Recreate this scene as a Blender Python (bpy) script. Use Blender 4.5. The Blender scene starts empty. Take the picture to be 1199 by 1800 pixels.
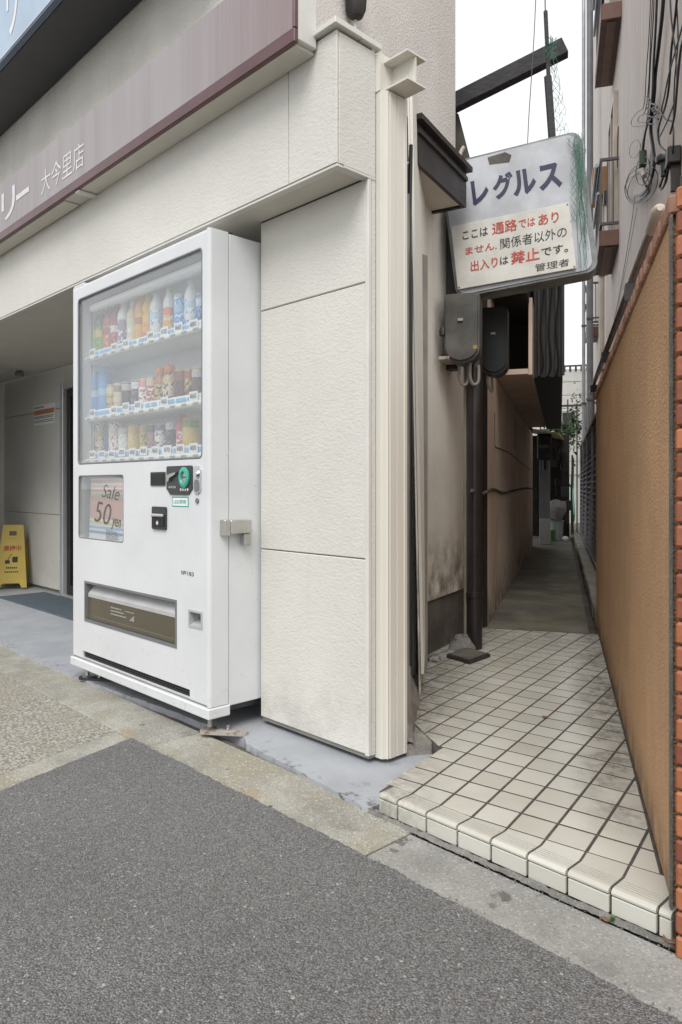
import bpy, bmesh, math, random
from mathutils import Matrix, Vector
random.seed(7)
SC = bpy.context.scene
COL = SC.collection
R = math.radians

# ------------------------------------------------------------------ camera
F, CX, HY, H, TH = 1290.0, 600.0, 855.0, 0.92, R(46.2)
cam = bpy.data.cameras.new('camera')
cam_o = bpy.data.objects.new('camera', cam); COL.objects.link(cam_o)
cam_o.location = (0, 0, H)
cam_o.rotation_euler = (R(90), 0, TH)
cam.sensor_fit = 'VERTICAL'; cam.sensor_height = 36
cam.lens = F/1800*36
cam.shift_x = (599.5-CX)/1800
cam.shift_y = (HY-900)/1800
cam.clip_start = 0.02; cam.clip_end = 600
SC.camera = cam_o

# ------------------------------------------------------------------ sky, sun, exposure (overcast)
SUN_EL, SUN_AZ = R(52), R(146)          # azimuth clockwise from +Y
W = bpy.data.worlds.new('World'); SC.world = W; W.use_nodes = True
nt = W.node_tree; nt.nodes.clear()
sky = nt.nodes.new('ShaderNodeTexSky'); sky.sky_type = 'NISHITA'; sky.sun_disc = False
sky.sun_elevation = SUN_EL; sky.sun_rotation = SUN_AZ; sky.dust_density = 3.0
hs = nt.nodes.new('ShaderNodeHueSaturation'); hs.inputs['Saturation'].default_value = 0.12
mxw = nt.nodes.new('ShaderNodeMix'); mxw.data_type = 'RGBA'; mxw.inputs['Factor'].default_value = 0.6
mxw.inputs['B'].default_value = (9.6, 9.8, 10.0, 1)      # even cloud layer
bg = nt.nodes.new('ShaderNodeBackground'); bg.inputs['Strength'].default_value = 0.10
wo = nt.nodes.new('ShaderNodeOutputWorld')
nt.links.new(sky.outputs[0], hs.inputs['Color']); nt.links.new(hs.outputs[0], mxw.inputs['A'])
nt.links.new(mxw.outputs['Result'], bg.inputs['Color']); nt.links.new(bg.outputs[0], wo.inputs['Surface'])
sun = bpy.data.lights.new('sun', 'SUN'); sun.energy = 1.5; sun.angle = R(32); sun.color = (1, .98, .95)
sun_o = bpy.data.objects.new('sun', sun); COL.objects.link(sun_o)
sd = Vector((math.sin(SUN_AZ)*math.cos(SUN_EL), math.cos(SUN_AZ)*math.cos(SUN_EL), math.sin(SUN_EL)))
sun_o.rotation_euler = sd.to_track_quat('Z', 'Y').to_euler(); sun_o.location = sd*30
SC.view_settings.view_transform = 'Standard'; SC.view_settings.look = 'None'
SC.view_settings.exposure = 0.60; SC.view_settings.gamma = 1
SC.view_settings.use_curve_mapping = False
SC.render.engine = 'CYCLES'
SC.cycles.max_bounces = 12; SC.cycles.diffuse_bounces = 8; SC.cycles.glossy_bounces = 4; SC.cycles.transparent_max_bounces = 16

# ------------------------------------------------------------------ measuring helpers: where a sight line meets a plane of the place
FW = Vector((-math.sin(TH), math.cos(TH), 0)); RT = Vector((math.cos(TH), math.sin(TH), 0)); EYE = Vector((0, 0, H))
def sight(x, y): return FW + RT*((x-CX)/F) + Vector((0, 0, (HY-y)/F))
def onz(x, y, z=0.0): r = sight(x, y); return EYE + r*((z-H)/r.z)
def onY(x, y, Y): r = sight(x, y); return EYE + r*(Y/r.y)
def onpl(x, y, p, n): r = sight(x, y); return EYE + r*((Vector(p)-EYE).dot(n)/r.dot(n))
def frame(o, deg): return Matrix.Translation(Vector(o)) @ Matrix.Rotation(R(deg), 4, 'Z')
AL = frame((-.602, 1.505, 0), 29.6)          # alley: local x across, y along, origin at the near end of the brown wall
ALI = AL.inverted()
EA = (AL.to_3x3() @ Vector((1, 0, 0))); EB = (AL.to_3x3() @ Vector((0, 1, 0)))
def onA(x, y, a): return ALI @ onpl(x, y, AL @ Vector((a, 0, 0)), EA)
def onB(x, y, b): return ALI @ onpl(x, y, AL @ Vector((0, b, 0)), EB)
def ozA(x, y, z): return ALI @ onz(x, y, z)
I4 = Matrix.Identity(4)

# ------------------------------------------------------------------ mesh builder
class MB:
    def __init__(s, M=I4): s.v = []; s.f = []; s.M = M.copy()
    def add(s, vs, fs, M=None):
        o = len(s.v); T = s.M @ M if M is not None else s.M
        s.v += [tuple(T @ Vector(v)) for v in vs]; s.f += [tuple(i+o for i in f) for f in fs]; return s
    def box(s, x0, x1, y0, y1, z0, z1, c=0.0, M=None):
        if x0 > x1: x0, x1 = x1, x0
        if y0 > y1: y0, y1 = y1, y0
        if z0 > z1: z0, z1 = z1, z0
        cx, cy, cz = (x0+x1)/2, (y0+y1)/2, (z0+z1)/2; hx, hy, hz = (x1-x0)/2, (y1-y0)/2, (z1-z0)/2
        if c <= 0:
            vs = [(cx+i*hx, cy+j*hy, cz+k*hz) for i in (-1, 1) for j in (-1, 1) for k in (-1, 1)]
            fs = [(0, 1, 3, 2), (4, 6, 7, 5), (0, 4, 5, 1), (2, 3, 7, 6), (0, 2, 6, 4), (1, 5, 7, 3)]
            return s.add(vs, fs, M)
        c = min(c, hx*.9, hy*.9, hz*.9)
        vs = []; ix = {}
        for i in (-1, 1):
            for j in (-1, 1):
                for k in (-1, 1):
                    for ax in range(3):
                        h = [hx-c, hy-c, hz-c]; h[ax] += c
                        ix[(i, j, k, ax)] = len(vs); vs.append((cx+i*h[0], cy+j*h[1], cz+k*h[2]))
        fs = []
        def q(*ids): fs.append([ix[t] for t in ids])
        for sg in (-1, 1):
            q((sg, -1, -1, 0), (sg, 1, -1, 0), (sg, 1, 1, 0), (sg, -1, 1, 0))
            q((-1, sg, -1, 1), (1, sg, -1, 1), (1, sg, 1, 1), (-1, sg, 1, 1))
            q((-1, -1, sg, 2), (1, -1, sg, 2), (1, 1, sg, 2), (-1, 1, sg, 2))
        for a in (-1, 1):
            for b in (-1, 1):
                q((a, b, -1, 0), (a, b, 1, 0), (a, b, 1, 1), (a, b, -1, 1))
                q((a, -1, b, 0), (a, 1, b, 0), (a, 1, b, 2), (a, -1, b, 2))
                q((-1, a, b, 1), (1, a, b, 1), (1, a, b, 2), (-1, a, b, 2))
                for k in (-1, 1): q((a, b, k, 0), (a, b, k, 1), (a, b, k, 2))
        out = []
        ctr = Vector((cx, cy, cz))
        for f in fs:
            p = [Vector(vs[i]) for i in f]; n = (p[1]-p[0]).cross(p[2]-p[0]); m = sum(p, Vector())/len(p)
            out.append(f if n.dot(m-ctr) >= 0 else f[::-1])
        return s.add(vs, out, M)
    def quad(s, a, b, c, d, M=None): return s.add([a, b, c, d], [(0, 1, 2, 3)], M)
    def prism(s, poly, z0, z1, M=None):
        n = len(poly)
        ar = sum(poly[i][0]*poly[(i+1) % n][1]-poly[(i+1) % n][0]*poly[i][1] for i in range(n))
        if ar < 0: poly = poly[::-1]
        vs = [(x, y, z0) for x, y in poly]+[(x, y, z1) for x, y in poly]
        fs = [tuple(range(n))[::-1], tuple(range(n, 2*n))]+[(i, (i+1) % n, n+(i+1) % n, n+i) for i in range(n)]
        return s.add(vs, fs, M)
    def lathe(s, prof, ctr=(0, 0, 0), n=14, M=None):
        vs = []; fs = []; m = len(prof)
        for r, z in prof:
            for i in range(n):
                a = 2*math.pi*i/n; vs.append((ctr[0]+r*math.cos(a), ctr[1]+r*math.sin(a), ctr[2]+z))
        for j in range(m-1):
            for i in range(n): fs.append((j*n+i, j*n+(i+1) % n, (j+1)*n+(i+1) % n, (j+1)*n+i))
        fs.append(tuple(range(n))[::-1]); fs.append(tuple(range((m-1)*n, m*n)))
        return s.add(vs, fs, M)
    def tube(s, pts, r, n=8, M=None, closed=False):
        P = [Vector(p) for p in pts]; vs = []; fs = []; m = len(P)
        up = Vector((.13, .31, .94))
        for j, p in enumerate(P):
            t = (P[min(j+1, m-1)]-P[max(j-1, 0)]).normalized()
            if j == 0:
                u = t.cross(up);
                if u.length < .1: u = t.cross(Vector((1, 0, 0)))
            else: u = u-t*u.dot(t)
            u.normalize(); w = t.cross(u)
            rr = r[j] if isinstance(r, (list, tuple)) else r
            for i in range(n):
                a = 2*math.pi*i/n; vs.append(p+u*(rr*math.cos(a))+w*(rr*math.sin(a)))
        for j in range(m-1):
            for i in range(n): fs.append((j*n+i, j*n+(i+1) % n, (j+1)*n+(i+1) % n, (j+1)*n+i))
        fs.append(tuple(range(n))[::-1]); fs.append(tuple(range((m-1)*n, m*n)))
        return s.add(vs, fs, M)
    def panel(s, x0, x1, z0, z1, holes, y0, y1, M=None):       # plate in the x-z plane between y0 (front) and y1 with rectangular holes
        xs = sorted({x0, x1, *[h[0] for h in holes], *[h[1] for h in holes]}); zs = sorted({z0, z1, *[h[2] for h in holes], *[h[3] for h in holes]})
        full = {}
        for i in range(len(xs)-1):
            for k in range(len(zs)-1):
                mx, mz = (xs[i]+xs[i+1])/2, (zs[k]+zs[k+1])/2
                full[(i, k)] = not any(h[0] < mx < h[1] and h[2] < mz < h[3] for h in holes)
        for (i, k), on in full.items():
            if not on: continue
            a, b, c, d = xs[i], xs[i+1], zs[k], zs[k+1]
            s.quad((a, y0, c), (b, y0, c), (b, y0, d), (a, y0, d), M); s.quad((a, y1, c), (a, y1, d), (b, y1, d), (b, y1, c), M)
            if not full.get((i-1, k)): s.quad((a, y0, c), (a, y0, d), (a, y1, d), (a, y1, c), M)
            if not full.get((i+1, k)): s.quad((b, y0, c), (b, y1, c), (b, y1, d), (b, y0, d), M)
            if not full.get((i, k-1)): s.quad((a, y0, c), (a, y1, c), (b, y1, c), (b, y0, c), M)
            if not full.get((i, k+1)): s.quad((a, y0, d), (b, y0, d), (b, y1, d), (a, y1, d), M)
        return s
    def build(s, name, mat, parent=None, smooth=False, merge=False):
        o0 = ORG.get(parent.name, Vector()) if parent else Vector()
        me = bpy.data.meshes.new(name)
        me.from_pydata([tuple(Vector(v)-o0) for v in s.v], [], s.f); me.materials.append(mat)
        if merge:
            bm = bmesh.new(); bm.from_mesh(me); bmesh.ops.remove_doubles(bm, verts=bm.verts, dist=1e-5); bm.to_mesh(me); bm.free()
        if smooth:
            me.polygons.foreach_set('use_smooth', [True]*len(me.polygons)); me.set_sharp_from_angle(angle=R(38))
        return link(name, me, parent)
ORG = {}
def link(name, me, parent=None):
    o = bpy.data.objects.new(name, me); COL.objects.link(o)
    if parent: o.parent = parent; ORG[o.name] = ORG.get(parent.name, Vector())
    return o
def tag(o, label=None, cat=None, group=None, kind=None):
    for k, v in (('label', label), ('category', cat), ('group', group), ('kind', kind)):
        if v: o[k] = v
    return o
def thing(name, label, cat, loc, group=None):
    o = bpy.data.objects.new(name, None); COL.objects.link(o); o.location = loc; o.empty_display_size = .1
    ORG[o.name] = Vector(loc); return tag(o, label, cat, group)
def struct(o): o['kind'] = 'structure'; return o
def rrect(x0, x1, z0, z1, r, n=5):
    pts = []
    for cx, cz, a0 in ((x1-r, z1-r, 0), (x0+r, z1-r, 90), (x0+r, z0+r, 180), (x1-r, z0+r, 270)):
        for i in range(n+1): a = R(a0+90*i/n); pts.append((cx+r*math.cos(a), cz+r*math.sin(a)))
    return pts
FRONT = Matrix(((1, 0, 0, 0), (0, 0, -1, 0), (0, 1, 0, 0), (0, 0, 0, 1)))   # x right, y up, z towards the street (-Y)
def spline(pts, n=8):
    P = [Vector(p) for p in pts]; P = [P[0]]+P+[P[-1]]; out = []
    for i in range(1, len(P)-2):
        for k in range(n):
            t = k/n; a, b, c, d = P[i-1], P[i], P[i+1], P[i+2]
            out.append(.5*((2*b)+(c-a)*t+(2*a-5*b+4*c-d)*t*t+(3*b-a-3*c+d)*t**3))
    out.append(P[-2]); return out

# lettering: laid out in plane coordinates (x0,y0,x1,y1), made into mesh all at once at the end
TEXTS = []
def letters(name, body, M, box, mat, parent, bold=0.0, depth=.0012, slant=0.0):
    cu = bpy.data.curves.new(name, 'FONT'); cu.body = body; cu.size = 1; cu.offset = bold; cu.shear = slant
    cu.resolution_u = 3
    ob = bpy.data.objects.new(name, cu); COL.objects.link(ob)
    TEXTS.append((ob, name, M, box, mat, parent, depth))
def flush_letters():
    bpy.context.view_layer.update()
    dg = bpy.context.evaluated_depsgraph_get(); done = []
    for ob, name, M, box, mat, parent, depth in TEXTS:
        me = bpy.data.meshes.new_from_object(ob.evaluated_get(dg)); done.append(me)
    for (ob, name, M, box, mat, parent, depth), me in zip(TEXTS, done):
        cu = ob.data; bpy.data.objects.remove(ob); bpy.data.curves.remove(cu)
        xs = [v.co.x for v in me.vertices]; ys = [v.co.y for v in me.vertices]
        if not xs: continue
        sx = (box[2]-box[0])/max(1e-6, max(xs)-min(xs)); sy = (box[3]-box[1])/max(1e-6, max(ys)-min(ys))
        x0, y0 = min(xs), min(ys); o0 = ORG.get(parent.name, Vector())
        for v in me.vertices:
            v.co = (M @ Vector((box[0]+(v.co.x-x0)*sx, box[1]+(v.co.y-y0)*sy, depth)))-o0
        me.materials.clear(); me.materials.append(mat); me.name = name
        link(name, me, parent)

# ------------------------------------------------------------------ materials
def lin(r, g, b):
    f = lambda c: (c/255/12.92) if c/255 <= .04045 else ((c/255+.055)/1.055)**2.4
    return (f(r), f(g), f(b), 1)
def mul(c, k): return (c[0]*k, c[1]*k, c[2]*k, 1)
class NT:
    def __init__(s, name):
        s.m = bpy.data.materials.new(name); s.m.use_nodes = True; s.t = s.m.node_tree; s.b = s.t.nodes['Principled BSDF']
    def n(s, typ, **kw):
        nd = s.t.nodes.new('ShaderNode'+typ)
        for k, v in kw.items():
            if k in nd.inputs: nd.inputs[k].default_value = v
            else: setattr(nd, k, v)
        return nd
    def l(s, a, b): s.t.links.new(a, b)
    def coord(s, space='pos', stretch=None):
        if space == 'pos': o = s.n('NewGeometry').outputs['Position']
        else: o = s.n('TexCoord').outputs['Object']
        if stretch:
            mp = s.n('Mapping'); mp.inputs['Scale'].default_value = stretch; s.l(o, mp.inputs['Vector']); o = mp.outputs[0]
        return o
    def noise(s, co, scale, detail=4, rough=.6):
        nd = s.n('TexNoise', Scale=scale, Detail=detail, Roughness=rough); s.l(co, nd.inputs['Vector']); return nd.outputs['Fac']
    def ramp(s, fac, a, b):
        nd = s.n('MapRange', interpolation_type='SMOOTHSTEP'); nd.inputs['From Min'].default_value = a; nd.inputs['From Max'].default_value = b
        s.l(fac, nd.inputs['Value']); return nd.outputs[0]
    def mix(s, fac, a, b, typ='MIX'):
        nd = s.n('Mix', data_type='RGBA', blend_type=typ)
        if isinstance(fac, (int, float)): nd.inputs['Factor'].default_value = fac
        else: s.l(fac, nd.inputs['Factor'])
        for k, v in (('A', a), ('B', b)):
            if isinstance(v, tuple): nd.inputs[k].default_value = v
            else: s.l(v, nd.inputs[k])
        return nd.outputs['Result']
    def math(s, op, a, b=None):
        nd = s.n('Math', operation=op)
        for i, v in enumerate((a, b)):
            if v is None: continue
            if isinstance(v, (int, float)): nd.inputs[i].default_value = v
            else: s.l(v, nd.inputs[i])
        return nd.outputs[0]
    def sep(s, co):
        nd = s.n('SeparateXYZ'); s.l(co, nd.inputs[0]); return nd.outputs
    def bump(s, h, strength=.5, dist=.003):
        nd = s.n('Bump', Strength=strength, Distance=dist); s.l(h, nd.inputs['Height']); s.l(nd.outputs[0], s.b.inputs['Normal'])
    def out(s, col, rough=.6, metal=0.0, spec=.5):
        if isinstance(col, tuple): s.b.inputs['Base Color'].default_value = col
        else: s.l(col, s.b.inputs['Base Color'])
        if isinstance(rough, (int, float)): s.b.inputs['Roughness'].default_value = rough
        else: s.l(rough, s.b.inputs['Roughness'])
        s.b.inputs['Metallic'].default_value = metal; s.b.inputs['Specular IOR Level'].default_value = spec
        return s.m
def plain(name, col, rough=.5, metal=0.0, var=.12, vs=6.0, bump=0.0, bs=90.0, bd=.002, stretch=None, spec=.5, rnd=0.0, detail=4):
    k = NT(name); co = k.coord('pos', stretch)
    c = k.mix(k.ramp(k.noise(co, vs, detail), .3, .72), mul(col, 1-var), mul(col, 1+var*.6))
    if rnd:
        oi = k.n('ObjectInfo'); c = k.mix(k.math('MULTIPLY', oi.outputs['Random'], rnd), c, mul(col, .35))
    if bump: k.bump(k.noise(k.coord('pos'), bs, 3), bump, bd)
    return k.out(c, rough, metal, spec)
def stucco(name, col, scale=130, strength=.55, dist=.004, var=.1, streak=.12, dirt_haze=None):
    k = NT(name); co = k.coord()
    c = k.mix(k.ramp(k.noise(co, 2.3, 5), .3, .75), mul(col, 1-var), mul(col, 1+var*.5))
    st = k.ramp(k.noise(k.coord('pos', (14, 14, .7)), 1, 4), .5, .8)
    c = k.mix(k.math('MULTIPLY', st, streak), c, mul(col, .6))
    vo = k.n('TexVoronoi', Scale=scale, feature='SMOOTH_F1'); k.l(co, vo.inputs['Vector'])
    h = k.math('ADD', k.math('MULTIPLY', vo.outputs['Distance'], .8), k.noise(co, scale*.6, 4))
    c = k.mix(k.math('MULTIPLY', k.ramp(h, .85, .45), .22), c, mul(col, .55))
    if dirt_haze:                                   # splash dirt low on the wall
        z = k.sep(co)[2]; m = k.math('MULTIPLY', k.ramp(z, dirt_haze[0], dirt_haze[1]), k.ramp(k.noise(co, 9, 5), .25, .7))
        c = k.mix(m, c, dirt_haze[2])
    k.bump(h, strength, dist)
    return k.out(c, .85)
def siding(name, col):                         # embossed panel with small wavy ridges
    k = NT(name); co = k.coord()
    d = k.noise(co, 14, 3)
    mp = k.coord('pos', (62, 62, 118)); h = k.noise(mp, 1.0, 3, .55)
    c = k.mix(k.ramp(k.noise(co, 1.9, 5), .3, .75), mul(col, .93), mul(col, 1.03))
    st = k.ramp(k.noise(k.coord('pos', (30, 30, 1.2)), 1, 4), .58, .85)
    c = k.mix(k.math('MULTIPLY', st, .2), c, mul(col, .6))
    z = k.sep(co)[2]; c = k.mix(k.math('MULTIPLY', k.math('MULTIPLY', k.ramp(z, .40, .03), k.ramp(k.noise(co, 8, 6, .7), .4, .7)), .35), c, mul(col, .45))
    c = k.mix(k.math('MULTIPLY', k.ramp(h, .5, .3), .1), c, mul(col, .6))
    k.bump(k.math('ADD', h, k.math('MULTIPLY', d, .12)), .42, .005)
    return k.out(c, .62)
def asphalt():
    k = NT('asphalt'); co = k.coord()
    vo = k.n('TexVoronoi', Scale=260.0); k.l(co, vo.inputs['Vector'])
    vo2 = k.n('TexVoronoi', Scale=120.0); k.l(co, vo2.inputs['Vector'])
    r1 = k.sep(vo.outputs['Color']); r2 = k.sep(vo2.outputs['Color'])
    base = k.mix(k.ramp(k.noise(co, 1.6, 4), .35, .7), (.155, .153, .150, 1), (.20, .197, .193, 1))
    c = k.mix(k.ramp(r1[0], .0, 1.0), (.09, .089, .087, 1), (.30, .296, .29, 1))
    c = k.mix(.55, base, c)
    c = k.mix(k.math('MULTIPLY', k.ramp(k.noise(co, .9, 5, .65), .42, .66), .22), c, (.085, .082, .078, 1))
    c = k.mix(k.math('MULTIPLY', k.ramp(r1[1], .90, .97), .55), c, (.40, .39, .38, 1))
    ed = k.ramp(vo2.outputs['Distance'], .55, .35)
    c = k.mix(k.math('MULTIPLY', k.math('MULTIPLY', k.ramp(r2[0], .975, .98), ed), .7), c, (.5, .49, .47, 1))
    c = k.mix(k.math('MULTIPLY', k.math('MULTIPLY', k.ramp(r2[1], .975, .98), ed), .6), c, (.24, .16, .11, 1))
    c = k.mix(k.math('MULTIPLY', k.ramp(vo.outputs['Distance'], .4, .8), .6), c, (.035, .034, .033, 1))
    h = k.math('SUBTRACT', k.math('MULTIPLY', r1[2], .5), vo.outputs['Distance'])
    k.bump(h, .9, .004)
    return k.out(c, .8)
def concrete(name, c1, c2, moss=None, speck=.5, sc=1.0, bump=.6):
    k = NT(name); co = k.coord()
    c = k.mix(k.ramp(k.noise(co, 5*sc, 6, .65), .35, .68), c1, c2)
    if moss:
        m = k.ramp(k.noise(co, 2.2*sc, 6, .7), .45, .62); c = k.mix(k.math('MULTIPLY', m, .8), c, moss)
    st = k.ramp(k.noise(co, 11*sc, 5, .7), .64, .72); c = k.mix(k.math('MULTIPLY', st, .6), c, mul(c1, .38))
    vo = k.n('TexVoronoi', Scale=240.0*sc); k.l(co, vo.inputs['Vector']); r = k.sep(vo.outputs['Color'])
    c = k.mix(k.math('MULTIPLY', k.ramp(r[0], .55, 1), speck*.5), c, mul(c1, .45))
    c = k.mix(k.math('MULTIPLY', k.ramp(r[1], .9, .96), speck*.7), c, mul(c2, 1.5))
    k.bump(k.math('ADD', k.noise(co, 160*sc, 4), k.math('MULTIPLY', k.noise(co, 30*sc, 3), 1.5)), bump, .003)
    return k.out(c, .85)
def add_stains(m, pts, col=(.055, .052, .048, 1)):
    k = NT.__new__(NT); k.m = m; k.t = m.node_tree; k.b = k.t.nodes['Principled BSDF']
    src = k.b.inputs['Base Color'].links[0].from_socket; co = k.coord(); n = k.noise(co, 45, 6, .75)
    for (x, y, r, st) in pts:
        d = k.n('VectorMath', operation='DISTANCE'); k.l(co, d.inputs[0]); d.inputs[1].default_value = (x, y, 0)
        f = k.math('ADD', d.outputs['Value'], k.math('MULTIPLY', k.math('SUBTRACT', n, .5), r*5.0))
        src = k.mix(k.math('MULTIPLY', k.ramp(f, r, r*.55), st), src, col)
    k.l(src, k.b.inputs['Base Color']); return m
M = {}
M['asphalt'] = asphalt()
M['kerb'] = concrete('kerb_concrete', (.25, .24, .21, 1), (.37, .36, .315, 1), (.27, .245, .18, 1), .8)
M['kerb_new'] = concrete('kerb_concrete_grey', (.235, .23, .215, 1), (.31, .305, .285, 1), None, .7)
def washed():
    k = NT('washed_concrete'); co = k.coord()
    vo = k.n('TexVoronoi', Scale=95.0); k.l(co, vo.inputs['Vector']); r = k.sep(vo.outputs['Color'])
    c = k.mix(r[0], (.27, .255, .215, 1), (.44, .42, .365, 1))
    c = k.mix(k.math('MULTIPLY', k.ramp(vo.outputs['Distance'], .35, .7), .7), c, (.12, .11, .095, 1))
    c = k.mix(k.math('MULTIPLY', k.ramp(k.noise(co, 3, 6, .7), .4, .65), .5), c, (.27, .24, .19, 1))
    k.bump(k.math('SUBTRACT', k.noise(co, 40, 3), vo.outputs['Distance']), .8, .006)
    return k.out(c, .85)
M['washed'] = washed()
def gp_(*px): return [(onz(x, y).x, onz(x, y).y, r, st) for x, y, r, st in px]
add_stains(M['kerb_new'], gp_((705, 1478, .022, .75), (690, 1495, .014, .6), (885, 1575, .022, .7), (865, 1590, .015, .5), (1060, 1700, .03, .2), (960, 1640, .04, .15), (760, 1520, .05, .15)))
add_stains(M['kerb'], gp_((475, 1418, .010, .9), (400, 1352, .010, .6), (250, 1275, .016, .6), (560, 1425, .05, .25), (330, 1290, .03, .3), (610, 1455, .03, .3)))
add_stains(M['kerb'], gp_((440, 1395, .045, .5), (225, 1290, .05, .4)), (.30, .19, .085, 1))
M['ground'] = concrete('ground_concrete', (.16, .155, .15, 1), (.22, .215, .2, 1))
M['mortar'] = concrete('cement_mortar', (.13, .125, .115, 1), (.22, .21, .195, 1), None, .6, 1.4, .9)
def floor_paint():
    k = NT('grey_floor_paint'); co = k.coord()
    c = k.mix(k.ramp(k.noise(co, 4, 6, .65), .3, .7), (.30, .315, .34, 1), (.37, .385, .41, 1))
    c = k.mix(k.math('MULTIPLY', k.ramp(k.noise(co, 17, 6, .75), .62, .72), .65), c, (.13, .125, .115, 1))
    y = k.sep(co)[1]; m = k.math('MULTIPLY', k.ramp(y, 1.62, 1.50), k.ramp(k.noise(co, 26, 6, .75), .52, .66))
    c = k.mix(k.math('MULTIPLY', m, .9), c, (.10, .095, .085, 1))
    k.bump(k.noise(co, 60, 4), .35, .003)
    return k.out(c, .55)
M['floor_paint'] = add_stains(floor_paint(), gp_((640, 1385, .02, .6), (690, 1350, .025, .35), (540, 1330, .012, .4), (600, 1405, .018, .7), (470, 1310, .02, .3)), (.10, .098, .095, 1))
def alley_floor():
    k = NT('alley_concrete'); co = k.coord()
    c = k.mix(k.ramp(k.noise(co, 3, 6, .7), .35, .68), (.10, .094, .078, 1), (.19, .175, .14, 1))
    c = k.mix(k.math('MULTIPLY', k.ramp(k.noise(co, 1.3, 5, .6), .45, .7), .6), c, (.12, .13, .055, 1))
    k.bump(k.noise(co, 120, 4), .4, .003)
    return k.out(c, .8)
M['alley_floor'] = alley_floor()
def tile():
    k = NT('cream_glazed_tile'); co = k.coord()
    oi = k.n('ObjectInfo').outputs['Random']
    c = k.mix(oi, (.485, .47, .41, 1), (.575, .565, .505, 1))
    c = k.mix(k.math('MULTIPLY', k.ramp(k.noise(co, 3.0, 5, .6), .45, .75), .35), c, (.36, .33, .27, 1))
    al = k.n('Mapping', vector_type='POINT'); al.inputs['Rotation'].default_value = (0, 0, -R(29.6))
    sh = k.n('VectorMath', operation='SUBTRACT'); k.l(co, sh.inputs[0]); sh.inputs[1].default_value = (-.602, 1.505, 0)
    k.l(sh.outputs[0], al.inputs['Vector']); ab = k.sep(al.outputs[0])
    n1 = k.noise(co, 26, 8, .8); n2 = k.noise(co, 5, 4)
    # grime trodden in along the foot of the brown wall, at the shop corner and towards the passage
    w1 = k.math('MULTIPLY', k.ramp(ab[0], -.22, -.04), k.ramp(n2, .36, .52))
    w1 = k.math('MULTIPLY', w1, k.ramp(ab[1], .25, .55))
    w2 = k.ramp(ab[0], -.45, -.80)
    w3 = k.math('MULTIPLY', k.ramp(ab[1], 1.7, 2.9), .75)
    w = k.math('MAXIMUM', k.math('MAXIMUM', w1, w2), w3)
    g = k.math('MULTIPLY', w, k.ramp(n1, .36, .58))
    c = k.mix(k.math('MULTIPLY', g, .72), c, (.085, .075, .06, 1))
    k.bump(k.noise(co, 70, 3), .06, .002)
    rg = k.n('MapRange'); rg.inputs['To Min'].default_value = .22; rg.inputs['To Max'].default_value = .6; k.l(g, rg.inputs['Value'])
    return k.out(c, rg.outputs[0])
M['tile'] = tile()
M['grout'] = plain('dark_grout', (.075, .066, .058, 1), .9, var=.3, vs=40)
M['groove'] = plain('groove_dirt', (.16, .14, .11, 1), .9, var=.5, vs=120)
M['siding'] = siding('cream_siding', (.62, .605, .555, 1))
M['stucco_up'] = stucco('beige_stucco', (.60, .58, .53, 1), 140, .7, .005, .12, .18)
M['stucco_side'] = stucco('pinkish_stucco', (.74, .70, .655, 1), 120, .5, .005, .08, .1)
M['stucco_n'] = stucco('neighbour_stucco', (.74, .69, .61, 1), 170, .6, .004, .12, .2, (.75, .45, (.2, .17, .14, 1)))
M['soffit'] = plain('cream_soffit_board', (.58, .55, .48, 1), .6, var=.05)
M['trim'] = plain('cream_metal_trim', (.64, .615, .55, 1), .42, var=.03, vs=3, stretch=(12, 12, .6))
M['trim_w'] = plain('white_metal_trim', (.62, .61, .57, 1), .35, var=.06)
M['joint'] = plain('grey_sealant', (.24, .23, .205, 1), .7, var=.2)
M['black'] = plain('black_rubber', (.012, .012, .013, 1), .6, var=.3)
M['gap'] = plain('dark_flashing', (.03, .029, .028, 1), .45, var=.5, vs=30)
M['old_cement'] = concrete('old_cement', (.22, .20, .18, 1), (.34, .32, .29, 1), None, .6, 1.4, .9)
M['plinth'] = concrete('dark_mortar', (.075, .067, .057, 1), (.14, .125, .105, 1), None, .4)
M['peach'] = stucco('peach_render', (.78, .63, .50, 1), 60, .25, .003, .16, .3, (.5, .0, (.17, .14, .11, 1)))
M['peach_board'] = plain('peach_board', (.68, .54, .43, 1), .6, var=.15, vs=3)
M['brownwall'] = stucco('brown_stucco', (.53, .315, .165, 1), 150, 1.0, .007, .14, .2, (.22, .06, (.2, .13, .08, 1)))
def brick():
    k = NT('orange_brick'); co = k.coord(); oi = k.n('ObjectInfo').outputs['Random']
    c = k.mix(oi, (.20, .06, .035, 1), (.42, .15, .065, 1))
    c = k.mix(k.math('MULTIPLY', k.ramp(k.noise(co, 45, 5), .45, .75), .5), c, (.16, .04, .02, 1))
    k.bump(k.noise(co, 120, 4), .4, .003); return k.out(c, .55)
M['brick'] = brick()
def cbrick():
    k = NT('coping_brick_clay'); oi = k.n('ObjectInfo').outputs['Random']
    c = k.mix(oi, (.26, .12, .075, 1), (.40, .23, .16, 1)); k.bump(k.noise(k.coord(), 120, 4), .4, .003); return k.out(c, .6)
M['coping'] = cbrick()
M['brick_joint'] = plain('brick_joint', (.06, .05, .045, 1), .9, var=.3, vs=30)
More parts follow.
